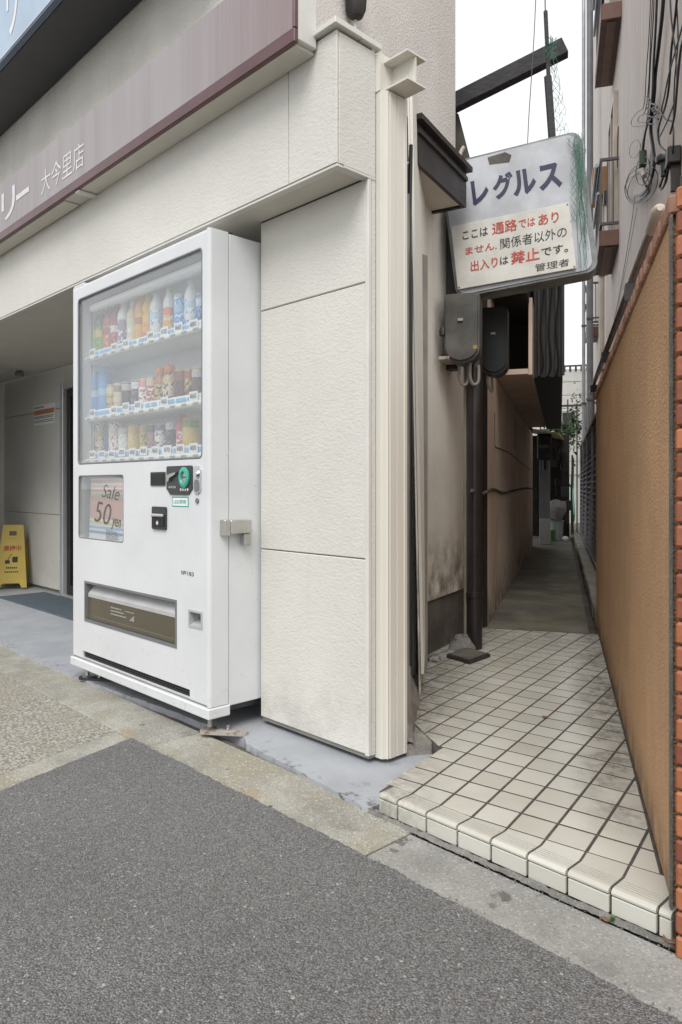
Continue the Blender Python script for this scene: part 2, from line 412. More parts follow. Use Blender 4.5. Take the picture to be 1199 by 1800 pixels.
def fascia():
    k = NT('weathered_brown_fascia'); co = k.coord()
    st = k.noise(k.coord('pos', (150, 150, 1.6)), 1, 5, .7); st2 = k.noise(k.coord('pos', (9, 9, .4)), 1, 3)
    c = k.mix(k.ramp(st2, .25, .75), (.285, .25, .256, 1), (.345, .315, .32, 1))
    c = k.mix(k.math('MULTIPLY', k.ramp(st, .5, .75), .4), c, (.45, .425, .43, 1))
    x = k.sep(co)[0]                                        # less bleached at its end
    c = k.mix(k.ramp(x, -2.5, -1.75), c, k.mix(k.ramp(st, .45, .8), (.26, .20, .205, 1), (.34, .28, .285, 1)))
    return k.out(c, .5)
M['fascia'] = fascia()
M['maroon'] = plain('maroon_edge', (.105, .045, .047, 1), .35, var=.2)
M['bluesign'] = plain('pale_blue_sign', (.36, .47, .60, 1), .3, var=.12, vs=2)
M['navy_edge'] = plain('navy_sign_edge', (.06, .09, .16, 1), .4)
M['charcoal'] = plain('charcoal_sheet', (.022, .022, .026, 1), .5, var=.15)
M['white_ink'] = plain('white_lettering', (.78, .77, .76, 1), .5, var=.05)
M['worn_white'] = plain('worn_white_lettering', (.66, .64, .64, 1), .5, var=.12, vs=30)
def white_paint():
    k = NT('white_machine_paint'); co = k.coord()
    c = k.mix(k.ramp(k.noise(co, 2.5, 4), .3, .7), (.60, .61, .62, 1), (.66, .67, .68, 1))
    z = k.sep(co)[2]
    d = k.math('MULTIPLY', k.ramp(z, .45, .08), k.ramp(k.noise(co, 22, 7, .75), .56, .72)); c = k.mix(k.math('MULTIPLY', d, .45), c, (.28, .26, .22, 1))
    r = k.math('MULTIPLY', k.ramp(z, .125, .09), k.ramp(k.noise(k.coord('pos', (30, 9, 60)), 1, 5, .7), .6, .7)); c = k.mix(k.math('MULTIPLY', r, .35), c, (.28, .13, .05, 1))
    sc = k.ramp(k.noise(co, 75, 2, .4), .73, .76); c = k.mix(k.math('MULTIPLY', sc, .35), c, (.3, .29, .27, 1))
    return k.out(c, .3)
M['white'] = white_paint()
M['white_in'] = plain('machine_inner_white', (.80, .82, .83, 1), .5, var=.03)
M['rail'] = plain('button_rail_plastic', (.74, .74, .69, 1), .3, var=.04)
M['button'] = plain('button_plastic', (.32, .32, .27, 1), .4, var=.05)
M['seal'] = plain('grey_gasket', (.16, .165, .175, 1), .5)
M['dgrey'] = plain('dark_grey_plastic', (.035, .036, .04, 1), .35, var=.15)
M['mgrey'] = plain('mid_grey_plastic', (.16, .165, .17, 1), .4)
M['lgrey'] = plain('light_grey_metal', (.42, .42, .42, 1), .45, var=.1)
M['chrome'] = plain('chrome', (.62, .62, .62, 1), .18, 1.0, var=.1)
M['steel'] = plain('satin_steel', (.52, .51, .48, 1), .32, .9, var=.15, vs=20)
M['galv'] = plain('galvanised_steel', (.36, .36, .36, 1), .45, .7, var=.2, vs=20)
def rusty():
    k = NT('rusty_steel'); co = k.coord()
    c = k.mix(k.ramp(k.noise(co, 30, 6, .7), .48, .62), (.42, .40, .36, 1), (.22, .10, .045, 1))
    return k.out(c, .55, .3)
M['rusty'] = rusty()
M['green_plastic'] = plain('green_plastic', (.05, .36, .27, 1), .35, var=.05)
M['green_ink'] = plain('green_print', (.05, .32, .2, 1), .5)
M['black_ink'] = plain('black_print', (.02, .02, .022, 1), .6, var=.2)
M['flap_ink'] = plain('flap_print_grey', (.30, .29, .25, 1), .6, var=.4, vs=80)
M['grey_ink'] = plain('grey_print', (.2, .2, .2, 1), .6)
M['red_ink'] = plain('red_brush_paint', (.44, .06, .035, 1), .6, var=.3, vs=60)
M['navy_ink'] = plain('navy_lettering', (.012, .010, .055, 1), .4, var=.3, vs=40)
M['blue_ink'] = plain('blue_print', (.17, .42, .70, 1), .5)
M['paper'] = plain('white_card', (.78, .79, .80, 1), .6, var=.03)
def glass(name, tint=(.96, .97, .97, 1), dirt_haze=.0, dcol=(.5, .48, .42, 1), refl=1.0):
    k = NT(name); t = k.t; t.nodes.remove(k.b); out = t.nodes['Material Output']
    tr = k.n('BsdfTransparent'); tr.inputs['Color'].default_value = tint
    gl = k.n('BsdfGlossy', Roughness=.02); fr = k.n('LayerWeight', Blend=.5)
    mx = k.n('MixShader'); k.l(k.math('MULTIPLY', k.math('ADD', k.math('MULTIPLY', k.math('POWER', fr.outputs['Facing'], 4.0), .95), .05), refl), mx.inputs[0]); k.l(tr.outputs[0], mx.inputs[1]); k.l(gl.outputs[0], mx.inputs[2])
    res = mx.outputs[0]
    if dirt_haze:  # diffuse film: grime on the flap, painted haze on the display and poster panes
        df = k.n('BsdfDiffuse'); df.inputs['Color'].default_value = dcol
        m2 = k.n('MixShader'); fac = k.math('MULTIPLY', k.ramp(k.noise(k.coord('pos', (5, 5, 5)), 1, 3), -.6, .7), dirt_haze)
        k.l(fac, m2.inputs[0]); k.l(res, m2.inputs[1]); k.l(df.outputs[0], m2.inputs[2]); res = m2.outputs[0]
    k.l(res, out.inputs['Surface']); return k.m
M['glass'] = glass('display_glass', dirt_haze=.07, dcol=(.85, .87, .89, 1), refl=1.0)  # whitish film paints the veil of reflected sky into the pane
M['glass_clean'] = glass('poster_glass', dirt_haze=.015, dcol=(.85, .87, .89, 1))
M['flapglass'] = glass('grimy_flap_acrylic', (.60, .56, .46, 1), .26, (.30, .27, .2, 1))
M['doorglass'] = glass('door_glass', (.12, .12, .12, 1))
def poster():
    k = NT('sale_poster_print'); co = k.coord(); z = k.sep(co)[2]; x = k.sep(co)[0]
    # broad printed bands, top to bottom
    rp = k.n('ValToRGB'); rp.color_ramp.interpolation = 'CONSTANT'
    cols = [(0, (.75, .75, .73)), (.05, (.33, .42, .62)), (.09, (.75, .76, .75)), (.13, (.40, .55, .72)), (.17, (.75, .76, .75)), (.2, (.68, .66, .4)), (.25, (.8, .77, .72)), (.29, (.66, .47, .42)),
            (.58, (.58, .42, .40)), (.66, (.42, .56, .40)), (.70, (.7, .55, .52)), (.73, (.60, .44, .44)), (.77, (.76, .66, .62)), (.8, (.6, .46, .47)), (.84, (.74, .66, .5)), (.87, (.6, .44, .46)), (.92, (.72, .62, .6)), (.95, (.52, .4, .44))]
    while len(rp.color_ramp.elements) < len(cols): rp.color_ramp.elements.new(.5)
    for e, (p, c) in zip(rp.color_ramp.elements, cols): e.position = p; e.color = (*c, 1)
    mr = k.n('MapRange'); mr.inputs['From Min'].default_value = .69; mr.inputs['From Max'].default_value = .97; k.l(z, mr.inputs['Value'])
    k.l(mr.outputs[0], rp.inputs[0]); return k.out(rp.outputs[0], .45)
M['poster'] = poster()
M['yellow'] = plain('yellow_plastic', (.50, .36, .05, 1), .4, var=.08)
M['mat'] = plain('blue_grey_mat', (.075, .10, .12, 1), .95, var=.25, vs=60, bump=.6, bs=300)
M['alu'] = plain('aluminium_frame', (.52, .53, .53, 1), .35, .4, var=.05)
M['orange_print'] = plain('orange_print', (.55, .22, .09, 1), .5)
M['signface'] = plain('grimy_white_acrylic', (.44, .45, .475, 1), .4, var=.2, vs=5)
M['signedge'] = plain('dirty_sign_casing', (.20, .21, .20, 1), .45, var=.35, vs=9)
M['notice'] = plain('painted_notice_board', (.56, .54, .49, 1), .55, var=.14, vs=7)
M['bronze'] = plain('dark_brown_sheet', (.028, .024, .022, 1), .45, var=.3, vs=8)
M['pipe_brown'] = plain('brown_pvc_pipe', (.022, .017, .016, 1), .3, var=.3, vs=10)
M['meter'] = plain('grey_meter_cover', (.10, .094, .083, 1), .5, var=.55, vs=5)
M['darkmeter'] = plain('black_meter_cover', (.02, .02, .02, 1), .35, var=.3, vs=8)
M['brass'] = plain('brass', (.35, .27, .08, 1), .35, .6)
M['dull_pipe'] = plain('dull_beige_pipe', (.20, .18, .145, 1), .5, var=.2)
M['timber'] = plain('weathered_dark_timber', (.05, .048, .05, 1), .85, var=.35, vs=3, stretch=(5, 5, 30))
M['net'] = plain('green_net_twine', (.05, .16, .11, 1), .7)
M['wire'] = plain('grey_wire', (.1, .1, .1, 1), .5)
M['cable'] = plain('black_cable', (.012, .012, .013, 1), .45, var=.3)
def rwall():
    k = NT('pale_pink_render'); co = k.coord()
    st = k.noise(k.coord('pos', (22, 22, 1.2)), 1, 5, .7)
    c = k.mix(k.ramp(st, .35, .7), (.58, .50, .46, 1), (.74, .68, .64, 1))
    z = k.sep(co)[2]
    c = k.mix(k.ramp(z, 3.4, 1.6), c, (.52, .37, .28, 1))
    k.bump(k.noise(co, 50, 4), .3, .006)
    return k.out(c, .75)
M['rwall'] = rwall()
M['balcony'] = plain('brown_balcony_sheet', (.17, .085, .06, 1), .5, var=.15)
M['balcony_soffit'] = plain('brown_balcony_underside', (.115, .068, .058, 1), .55, var=.15)
M['cream_pipe'] = plain('cream_pvc_pipe', (.55, .48, .40, 1), .35)
M['grey_pipe'] = plain('grey_pvc_pipe', (.17, .175, .185, 1), .35, var=.15)
M['rail_dark'] = plain('dark_railing', (.09, .09, .10, 1), .4)
M['rail_light'] = plain('light_grey_railing', (.40, .41, .43, 1), .4, .3)
M['fence'] = plain('grey_aluminium_fence', (.30, .30, .32, 1), .45, var=.2)
M['farwhite'] = plain('far_white_siding', (.74, .74, .71, 1), .7, var=.06)
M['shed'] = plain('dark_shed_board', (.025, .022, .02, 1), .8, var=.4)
M['post'] = plain('white_grey_post', (.34, .34, .36, 1), .5, var=.1)
M['lime'] = plain('lime_plastic', (.16, .46, .05, 1), .4)
M['pale_plastic'] = plain('pale_plastic', (.42, .46, .46, 1), .4)
M['bag'] = plain('clear_plastic_bag', (.30, .29, .28, 1), .3, bump=.8, bs=40)
M['awning'] = plain('yellowed_corrugated_sheet', (.35, .32, .19, 1), .5, var=.2)
M['leaf_g'] = plain('green_leaf', (.08, .17, .04, 1), .6, var=.3, vs=50)
M['leaf_b'] = plain('dry_brown_leaf', (.19, .10, .06, 1), .8, var=.3, vs=60)
M['shrub'] = plain('shrub_leaf', (.05, .10, .03, 1), .7, var=.5, vs=9)
M['handrail'] = plain('brown_handrail', (.34, .29, .27, 1), .25, .5, var=.15)

def plain_poly(name, poly, z0, z1, mat, parent=None, Mx=I4):
    return MB(Mx).prism(poly, z0, z1).build(name, mat, parent)
rnd = random.Random(3)
def ragged(p, q, step, amp, r=rnd):
    p, q = Vector(p), Vector(q); n = max(2, int((q-p).length/step)); d = (q-p).normalized(); nn = Vector((-d.y, d.x)); out = []; w = 0
    for i in range(n+1):
        w = w*.75+r.uniform(-amp, amp)*.6
        out.append(tuple(p+(q-p)*i/n+nn*(w if 0 < i < n else 0)))
    return out
def clip(poly, p, n):                           # keep the side where (x-p).n >= 0
    out = []
    for i in range(len(poly)):
        a, b = Vector(poly[i]), Vector(poly[(i+1) % len(poly)]); da, db = (a-Vector(p)).dot(n), (b-Vector(p)).dot(n)
        if da >= 0: out.append(tuple(a))
        if da*db < 0: out.append(tuple(a+(b-a)*(da/(da-db))))
    return out

# ================================================================== GROUND
struct(MB().box(-250, 250, -250, 250, -.5, -.06).build('ground', M['ground']))
ap = [(-40, -40), (40, -40)]+[(40, 1.30)]+ragged((6, 1.30), (-.45, 1.29), .03, .004)+ragged((-.45, 1.29), (-1.3, 1.305), .008, .004)+ragged((-1.3, 1.305), (-2.46, 1.30), .008, .005) \
    + ragged((-2.46, 1.30), (-2.30, .77), .01, .004)+[(-2.05, -.15), (-40, -.3)]
struct(MB().prism(ap, -.05, .004).build('asphalt_road', M['asphalt']))
apron = struct(MB().prism([(-30, 1.296), (-30, -.3), (-2.3, -.15), (-2.42, .77), (-2.575, 1.296)], -.05, .001).build('concrete_apron', M['washed']))
MB().prism([(-2.575, 1.296), (-2.42, .77), (-2.3, -.15), (-2.0, -.15), (-2.25, .77), (-2.42, 1.296)], -.05, .0).build('apron_margin', M['kerb'], apron)
kerb = struct(MB().box(-30, 30, 1.25, 1.56, -.05, -.012).build('kerb', M['plinth']))
js = [-14, -9.84, -7.7, -6.63, -5.56, -4.49, -3.42, -2.35, -1.28, .2, 1.27, 4, 20]
for i in range(len(js)-1):
    dz = rnd.uniform(-.002, .002)
    MB().box(js[i]+.0035, js[i+1]-.0035, 1.302 if js[i] < -2.4 else 1.20, 1.522 if js[i] < -1.3 else 1.478, -.04, dz, .004).build('kerb_slab', M['kerb'] if js[i] < -1.3 else M['kerb_new'], kerb)
fl = [(-30, 2.6), (-30, 1.53)]+ragged((-9, 1.535), (-3.3, 1.515), .08, .003)+ragged((-3.3, 1.515), (-2.16, 1.585), .025, .005)+ragged((-2.1, 1.55), (-1.44, 1.485), .018, .006) \
    + [(-1.432, 1.62), (-1.465, 1.74), (-1.53, 1.93), (-1.64, 2.0), (-2.2, 2.2), (-2.2, 2.6)]
struct(MB().prism(fl, -.05, .013).build('painted_floor', M['floor_paint']))

# tiled ramp: bed with dark joints, every tile its own piece
TLB = [(-1.432, 1.512), (-.58, 1.512)]
wa = AL @ Vector((-.002, 2.92, 0)); wb = AL @ Vector((-.86, 2.92, 0)); w0 = AL @ Vector((-.002, .02, 0)); wc = AL @ Vector((-.90, 1.3, 0))
bed = [(-1.42, 1.512), (-.60, 1.512), (w0.x, w0.y), (wa.x, wa.y), (wb.x, wb.y), (wc.x, wc.y), (-1.66, 2.02), (-1.50, 1.86), (-1.45, 1.65)]
pave = struct(MB().prism(bed, -.04, .0594).build('tile_pavement', M['grout']))
U = Vector((.0985, .0148)); V = Vector((-.0222, .0985)); P0 = Vector((-1.165, 1.665))
def tile_mesh(poly, name='tile', h=.005, c=.0005):
    n = len(poly); ctr = sum((Vector(p) for p in poly), Vector((0, 0)))/n
    vs = [(x, y, -h) for x, y in poly]+[(x, y, -c) for x, y in poly]
    for x, y in poly:
        d = (ctr-Vector((x, y))); d = d.normalized()*c*1.3; vs.append((x+d.x, y+d.y, 0))
    fs = [tuple(range(2*n, 3*n))]
    for k in (0, 1): fs += [(k*n+i, k*n+(i+1) % n, (k+1)*n+(i+1) % n, (k+1)*n+i) for i in range(n)]
    me = bpy.data.meshes.new(name); me.from_pydata(vs, [], fs); me.materials.append(M['tile']); return me
FULL_A = abs(U.x*V.y-U.y*V.x)*(1-2*.038)*(1-2*.043)
gu, gv = .0038/.1, .0043/.1
cell = [U*gu+V*gv, U*(1-gu)+V*gv, U*(1-gu)+V*(1-gv), U*gu+V*(1-gv)]
cc = (U+V)/2
full = tile_mesh([tuple(p-cc) for p in cell])
EA2, EB2 = EA.to_2d(), EB.to_2d(); A0 = Vector((-.602, 1.505))
def al2(a, b): return A0+EA2*a+EB2*b
st0, st1 = al2(-.875, 2.07), al2(-.675, 2.97); sd_ = (st1-st0).normalized()
for r in range(-1, 30):
    for c in range(-14, 16):
        o = P0+U*c+V*r; poly = [tuple(o+p) for p in cell]; ctr = o+cc
        cl = [((0, 1.567), Vector((0, 1))), (al2(-.008, 0), -EA2), (al2(0, 2.905), -EB2), (al2(-.872, 0), EA2), (st0, Vector((sd_.y, -sd_.x)))]
        if ctr.y < 1.93: cl.append(((-1.437, 1.53), Vector((.98, .19))))
        cl.append(((-1.53, 1.915), Vector((.5, .86))) if ctr.x < -1.5 else ((-1.437, 1.53), Vector((.95, .29))))
        q = poly
        for p, n in cl:
            q = clip(q, p, n)
            if len(q) < 3: break
        if len(q) < 3: continue
        ar = abs(sum(q[i][0]*q[(i+1) % len(q)][1]-q[(i+1) % len(q)][0]*q[i][1] for i in range(len(q))))/2
        if ar < 4e-5: continue
        if ar > FULL_A*.998 and len(q) == 4: t = link('tile', full, pave); t.location = (ctr.x, ctr.y, .06)
        else: t = link('tile', tile_mesh([tuple(Vector(p)-ctr) for p in q]), pave); t.location = (ctr.x, ctr.y, .06)
        t.location.z += rnd.uniform(-.0001, .0002); t.rotation_euler = (rnd.uniform(-.004, .004), rnd.uniform(-.004, .004), 0)
XYZ = Matrix(((0, 0, 1, 0), (1, 0, 0, 0), (0, 1, 0, 0), (0, 0, 0, 1)))       # profile (y,z) run along x
prof = [(1.506, .0470), (1.5, .0485), (1.4995, .053), (1.502, .0575), (1.508, .0603)]
for g in (1.522, 1.531, 1.540, 1.549): prof += [(g, .0605), (g+.0006, .0585), (g+.0026, .0585), (g+.0032, .0605)]
prof += [(1.563, .0605), (1.563, .047)]
xs = [-1.415]+[-1.344+.1015*k for k in range(8)]+[-.603]
for i in range(len(xs)-1):
    a, b = xs[i]+.0032, xs[i+1]-.0032
    nbk = lambda x: max(1.5632, 1.5632+.15*(x+1.165)-.004)
    nm_ = MB().prism(prof, a, b, XYZ)
    if nbk(b) > 1.568: nm_.prism([(max(a, -1.13), 1.5634), (b, 1.5634), (b-.23*(nbk(b)-1.5634), nbk(b)), (max(a, -1.13)-.23*(nbk(max(a, -1.13))+.0008-1.5634), nbk(max(a, -1.13))+.0008)], .052, .0603)
    nm_.build('nosing_tile', M['tile'], pave)
    MB().box(a, b, 1.5005, 1.511, .006, .0445, .0015).build('riser_tile', M['tile'], pave)
# rough mortar at the foot of the step
def lump(mb, x0, x1, y0, y1, z, n, m, amp, zf=None):
    vs = []; fs = []
    for i in range(n+1):
        for j in range(m+1):
            e = min(1, 3*min(j/m, 1-j/m)); vs.append((x0+(x1-x0)*i/n+rnd.uniform(-.3, .3)*(x1-x0)/n, y0+(y1-y0)*j/m+rnd.uniform(-amp, amp), z*e*rnd.uniform(.5, 1.2)))
    for i in range(n):
        for j in range(m): k = i*(m+1)+j; fs.append((k, k+m+1, k+m+2, k+1))
    mb.add(vs, fs)
mb = MB(); lump(mb, -1.47, -.56, 1.483, 1.504, .010, 70, 4, .0035); struct(mb.build('mortar_fillet', M['mortar'], smooth=True))
# cement mound in the slot between the two buildings
mb = MB(); vs = []; fs = []
for i in range(15):
    for j in range(15):
        u, v = i/14, j/14; p = Vector((-1.610, 1.875)).lerp(Vector((-1.96, 2.34)), u)+Vector((-.76, -.65))*.13*v
        vs.append((p.x+rnd.uniform(-.005, .005), p.y+rnd.uniform(-.005, .005), .045+.30*v**.8*(1-.35*u)*min(1, 6*u+.3)+rnd.uniform(0, .015)))
for i in range(14):
    for j in range(14): k = i*15+j; fs.append((k, k+15, k+16, k+1))
mb.add(vs, fs); struct(mb.build('cement_mound', M['old_cement'], smooth=True))
struct(MB().prism([(-1.575, 1.955), (-1.63, 1.865), (-2.2, 2.25), (-2.05, 2.5), (-1.60, 2.06)], -.04, .052).build('cement_patch', M['old_cement']))
# passage floor, channel and kerb blocks
struct(MB(AL).box(-.75, -.055, 2.915, 11.7, -.04, .05).build('alley_floor', M['alley_floor']))
struct(MB(AL).box(-.055, .40, 2.9, 11.7, -.05, -.02).build('drain_channel', M['plinth']))
struct(MB(AL).box(-2.5, .5, 11.7, 30, -.05, .03).build('back_yard_ground', M['alley_floor']))
kb = struct(MB(AL).box(.02, .28, 3.36, 11.6, -.03, .05).build('passage_kerb', M['mortar']))
b = 3.38
while b < 11.4:
    l = .42; MB(AL).box(.0+rnd.uniform(-.006, .006), .27, b+.006, b+l-.006, .0, .115+rnd.uniform(-.008, .008), .008).build('kerb_block', M['kerb'], kb); b += l

# ================================================================== SHOP BUILDING
PR, PL, PF = -1.660, -2.232, 1.715
shop = thing('shop_building', 'cream panelled shop building with corner pillar, porch and upper stucco wall', 'building', (PR, PF, .02))
# pillar: core and three embossed panels with open joints
MB().box(PL+.004, PR-.006, PF+.008, 1.93, .03, 1.93).build('pillar_core', M['joint'], shop)
for z0, z1 in ((.045, .680), (.684, 1.585), (1.589, 1.922)):
    MB().box(PL, PR-.018, PF, PF+.012, z0, z1, .0025).build('pillar_panel', M['siding'], shop)
    MB().box(PL, PL+.012, PF+.013, 1.93, z0, z1).build('pillar_side_panel', M['siding'], shop)
MB().box(PR-.017, PR, PF-.002, PF+.016, .04, 1.924, .003).build('corner_trim', M['trim_w'], shop)
MB().box(PR-.010, PR-.001, PF+.017, 1.748, .04, 2.36, .001).build('side_strip', M['siding'], shop)
# column cladding with ribs
p = [(-1.672, 1.752), (-1.640, 1.750), (-1.637, 1.754), (-1.634, 1.754), (-1.628, 1.764), (-1.622, 1.766), (-1.6225, 1.775), (-1.620, 1.776), (-1.620, 1.805), (-1.6225, 1.806), (-1.6225, 1.809), (-1.620, 1.810), (-1.620, 1.842), (-1.618, 1.844), (-1.619, 1.858), (-1.672, 1.858)]
MB().prism(p, .03, 2.212).build('column_cladding', M['trim'], shop)
MB().box(-1.672, -1.640, 1.748, 1.858, 2.213, 2.335).build('column_head', M['trim'], shop)
# cut end of a painted steel beam
x0, x1, y0, y1, z0, z1 = -1.640, -1.536, 1.765, 1.855, 2.216, 2.312
stub = MB().box(x0, x1, y0, y1, z0, z0+.006); stub.box(x0, x1, y0, y1, z1-.006, z1); stub.box(x0, x1-.004, (y0+y1)/2-.003, (y0+y1)/2+.003, z0+.006, z1-.006)
stub.build('steel_beam_end', M['trim'], shop)
# lintel beam: front panels, return, soffit, flashing
BY = 1.572; bz0, bz1 = 1.925, 2.345
MB().box(-30, PR-.012, BY+.012, 1.75, bz0+.01, bz1-.004).build('lintel_core', M['joint'], shop)
jx = [-14, -9.1, -7.28, -5.46, -3.64, -1.895, PR]
for i in range(len(jx)-1):
    MB().box(jx[i]+.0015, jx[i+1]-.0015, BY, BY+.011, bz0+.006, bz1, .0015).build('lintel_panel', M['siding'], shop)
MB().box(PR-.011, PR, BY+.012, 1.747, bz0+.006, bz1-.002, .0015).build('return_panel', M['siding'], shop)
MB().box(-14, PR-.002, BY+.003, BY+.03, bz0-.004, bz0+.005, .001).build('drip_trim', M['trim_w'], shop)
MB().box(PR-.03, PR+.001, BY+.031, 1.747, bz0-.003, bz0+.005, .001).build('return_drip_trim', M['trim_w'], shop)
MB().box(-14, PR-.035, BY+.031, PF-.001, bz0+.001, bz0+.008).box(-14, PL-.001, PF-.001, 2.56, bz0+.001, bz0+.008).build('porch_soffit', M['soffit'], shop)
fl_ = MB(); fl_.box(-1.80, PR+.016, BY-.02, BY+.10, 2.352, 2.372, .002); fl_.box(PR-.06, PR+.0155, BY+.1005, 1.764, 2.351, 2.3715, .002)
fl_.build('cap_flashing', M['trim_w'], shop)
MB().box(-14, PR-.07, BY+.101, 1.95, 2.35, 2.366).build('canopy_roof', M['trim_w'], shop)
# upper wall, set back and swung along the side boundary
cor = Vector((-2.15, 1.665)); dS = Vector((-.269, .963)); nS = Vector((.963, .269)); end = cor+dS*1.885
up = [(-30, 1.665), tuple(cor), tuple(end), (end.x-.9, end.y+.3), (end.x-.9, 6), (-30, 6)]
MB().prism([(-30, 1.72), (cor.x-.055, 1.72), (cor.x-.055-.001, 1.665), (-30, 1.665)], 2.367, 8.2).build('upper_front_wall', M['stucco_up'], shop)
s0 = cor; s1 = end; t = nS*-.06
MB().prism([tuple(s0), tuple(s1), tuple(s1+t), tuple(s0+t)], 2.25, 8.2).build('upper_side_wall', M['stucco_side'], shop)
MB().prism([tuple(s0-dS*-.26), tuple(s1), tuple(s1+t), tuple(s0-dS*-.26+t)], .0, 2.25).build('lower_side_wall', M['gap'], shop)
s2 = Vector((end.x, end.y)); MB().prism([tuple(s1+t), (s1.x-1.8, s1.y-.45), (s1.x-1.8, s1.y-.39), tuple(s1+t*1.0+dS*.06)], .0, 8.2).build('rear_wall', M['stucco_side'], shop)
g0 = cor+dS*.02; MB().prism([tuple(g0+nS*.001), tuple(g0+nS*.05), tuple(g0+dS*.7+nS*.05), tuple(g0+dS*.7+nS*.001)], 2.375, 2.52).build('roof_upstand', M['soffit'], shop)
MB().prism([tuple(g0+nS*.0515), tuple(g0+nS*.062), tuple(g0+dS*.6+nS*.062), tuple(g0+dS*.6+nS*.0515)], 2.36, 2.56).build('wall_flashing', M['bronze'], shop)
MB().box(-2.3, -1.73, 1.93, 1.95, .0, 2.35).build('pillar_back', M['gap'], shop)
# dark rubber strip and cables closing the slot
mb = MB(); mb.prism([(-1.640, 1.862), (-1.636, 1.864), (-1.722, 1.975), (-1.726, 1.972)], .28, 2.2)
mb.build('slot_flashing', M['gap'], shop)
mb = MB(); mb.tube(spline([(-1.668+rnd.uniform(-.004, .004), 1.93, z) for z in (.3, .6, 1.0, 1.3, 1.6, 1.8, 2.1)]), .007); mb.tube(spline([(-1.690+rnd.uniform(-.004, .004), 1.955, z) for z in (.26, .6, 1.0, 1.4, 1.62, 1.9)]), .005)
mb.build('slot_cable', M['cable'], shop)
# porch: back wall, door, pillar side and left end
WB = 2.57
def porch_panel(x0, x1, z0, z1): MB().box(x0+.002, x1-.002, WB, WB+.02, z0+.002, z1-.002, .002).build('porch_wall_panel', M['siding'], shop)
MB().box(-14, -2.2, WB+.022, WB+.1, .0, 2.0).build('porch_wall_core', M['joint'], shop)
dx0 = onY(110, 900, WB-.05).x; dx1 = dx0+1.5
for x0, x1 in ((-14, -9.8), (-9.8, -7.96), (-7.96, dx0-.06)):
    for z0, z1 in ((.04, .68), (.68, 1.58), (1.58, 1.925)): porch_panel(x0, x1, z0, z1)
for z0, z1 in ((.04, 1.0), (1.0, 1.925)): porch_panel(dx1+.06, -2.2, z0, z1)
dr = MB(); dr.box(dx0-.06, dx0, WB-.05, WB+.02, .022, 1.78, .004); dr.box(dx1, dx1+.06, WB-.05, WB+.02, .022, 1.78, .004); dr.box(dx0-.0, dx1, WB-.05, WB+.02, 1.72, 1.78, .004)
dframe = dr.build('door_frame', M['alu'], shop)
porch_panel(dx0-.06, dx1+.06, 1.782, 1.925)
mb = MB(); 
for k in range(2):
    xa = dx0+.01+k*(dx1-dx0)/2; xb = xa+(dx1-dx0)/2-.02
    mb.box(xa, xa+.06, WB-.02, WB+.01, .03, 1.715, .003); mb.box(xb-.06, xb, WB-.02, WB+.01, .03, 1.715, .003); mb.box(xa+.06, xb-.06, WB-.02, WB+.01, .03, .11); mb.box(xa+.06, xb-.06, WB-.02, WB+.01, 1.66, 1.715)
door = mb.build('sliding_door', M['bronze'], shop)
mb = MB()
for k in range(2):
    xa = dx0+.07+k*(dx1-dx0)/2; mb.box(xa, xa+(dx1-dx0)/2-.14, WB-.004, WB+.002, .11, 1.66)
mb.build('pane', M['doorglass'], door)
MB().box(dx0, dx1, WB-.06, WB+.02, .0135, .030).build('door_sill', M['alu'], shop)
mb = MB(); mb.lathe([(.0, 0), (.035, 0), (.04, .02), (.03, .035), (0, .04)], (-6.55, 2.40, 1.882)); mb.build('porch_lamp', M['mgrey'], shop, smooth=True)
MB().box(-7.5, -7.4, 1.61, WB-.001, .02, 1.925).build('porch_end_wall', M['siding'], shop)
for x0, x1 in ((-14, -9.1), (-9.1, -7.28), (-7.28, -6.2)): MB().box(x0+.002, x1-.002, BY+.02, BY+.030, .03, bz0-.001, .002).build('shade_wall_panel', M['siding'], shop)  # added wall out of view, keeps daylight from filling the porch
MB().box(-14, -6.203, BY+.031, BY+.05, .0, bz0-.002).build('shade_wall_core', M['gap'], shop)  # backing of the added wall that shades the porch

# notice sheet on the porch wall (printed lines too small to read)
def porch_x(px): return onY(px, 730, WB).x
nx0, nx1 = porch_x(60), porch_x(97); nz1, nz0 = onY(78, 711, WB).z, onY(78, 746, WB).z
nt_ = thing('wall_notice', 'small white notice with an orange band on the porch wall', 'notice', (nx0, WB-.002, nz0))
MB().box(nx0, nx1, WB-.004, WB-.001, nz0, nz1).build('sheet', M['paper'], nt_)
hh = nz1-nz0; MB().box(nx0+.01, nx1-.01, WB-.0055, WB-.0042, nz0+hh*.52, nz0+hh*.76).build('orange_band', M['orange_print'], nt_)
mb = MB()
for k in range(9): mb.box(nx0+.02+k*.024, nx0+.035+k*.024, WB-.0055, WB-.0042, nz0+hh*.84, nz0+hh*.93)
for zf in (.40, .33, .2, .12): mb.box(nx0+.012, nx1-.012-rnd.uniform(0, .03), WB-.0055, WB-.0042, nz0+hh*zf, nz0+hh*(zf+.035))
mb.build('print_lines', M['grey_ink'], nt_)

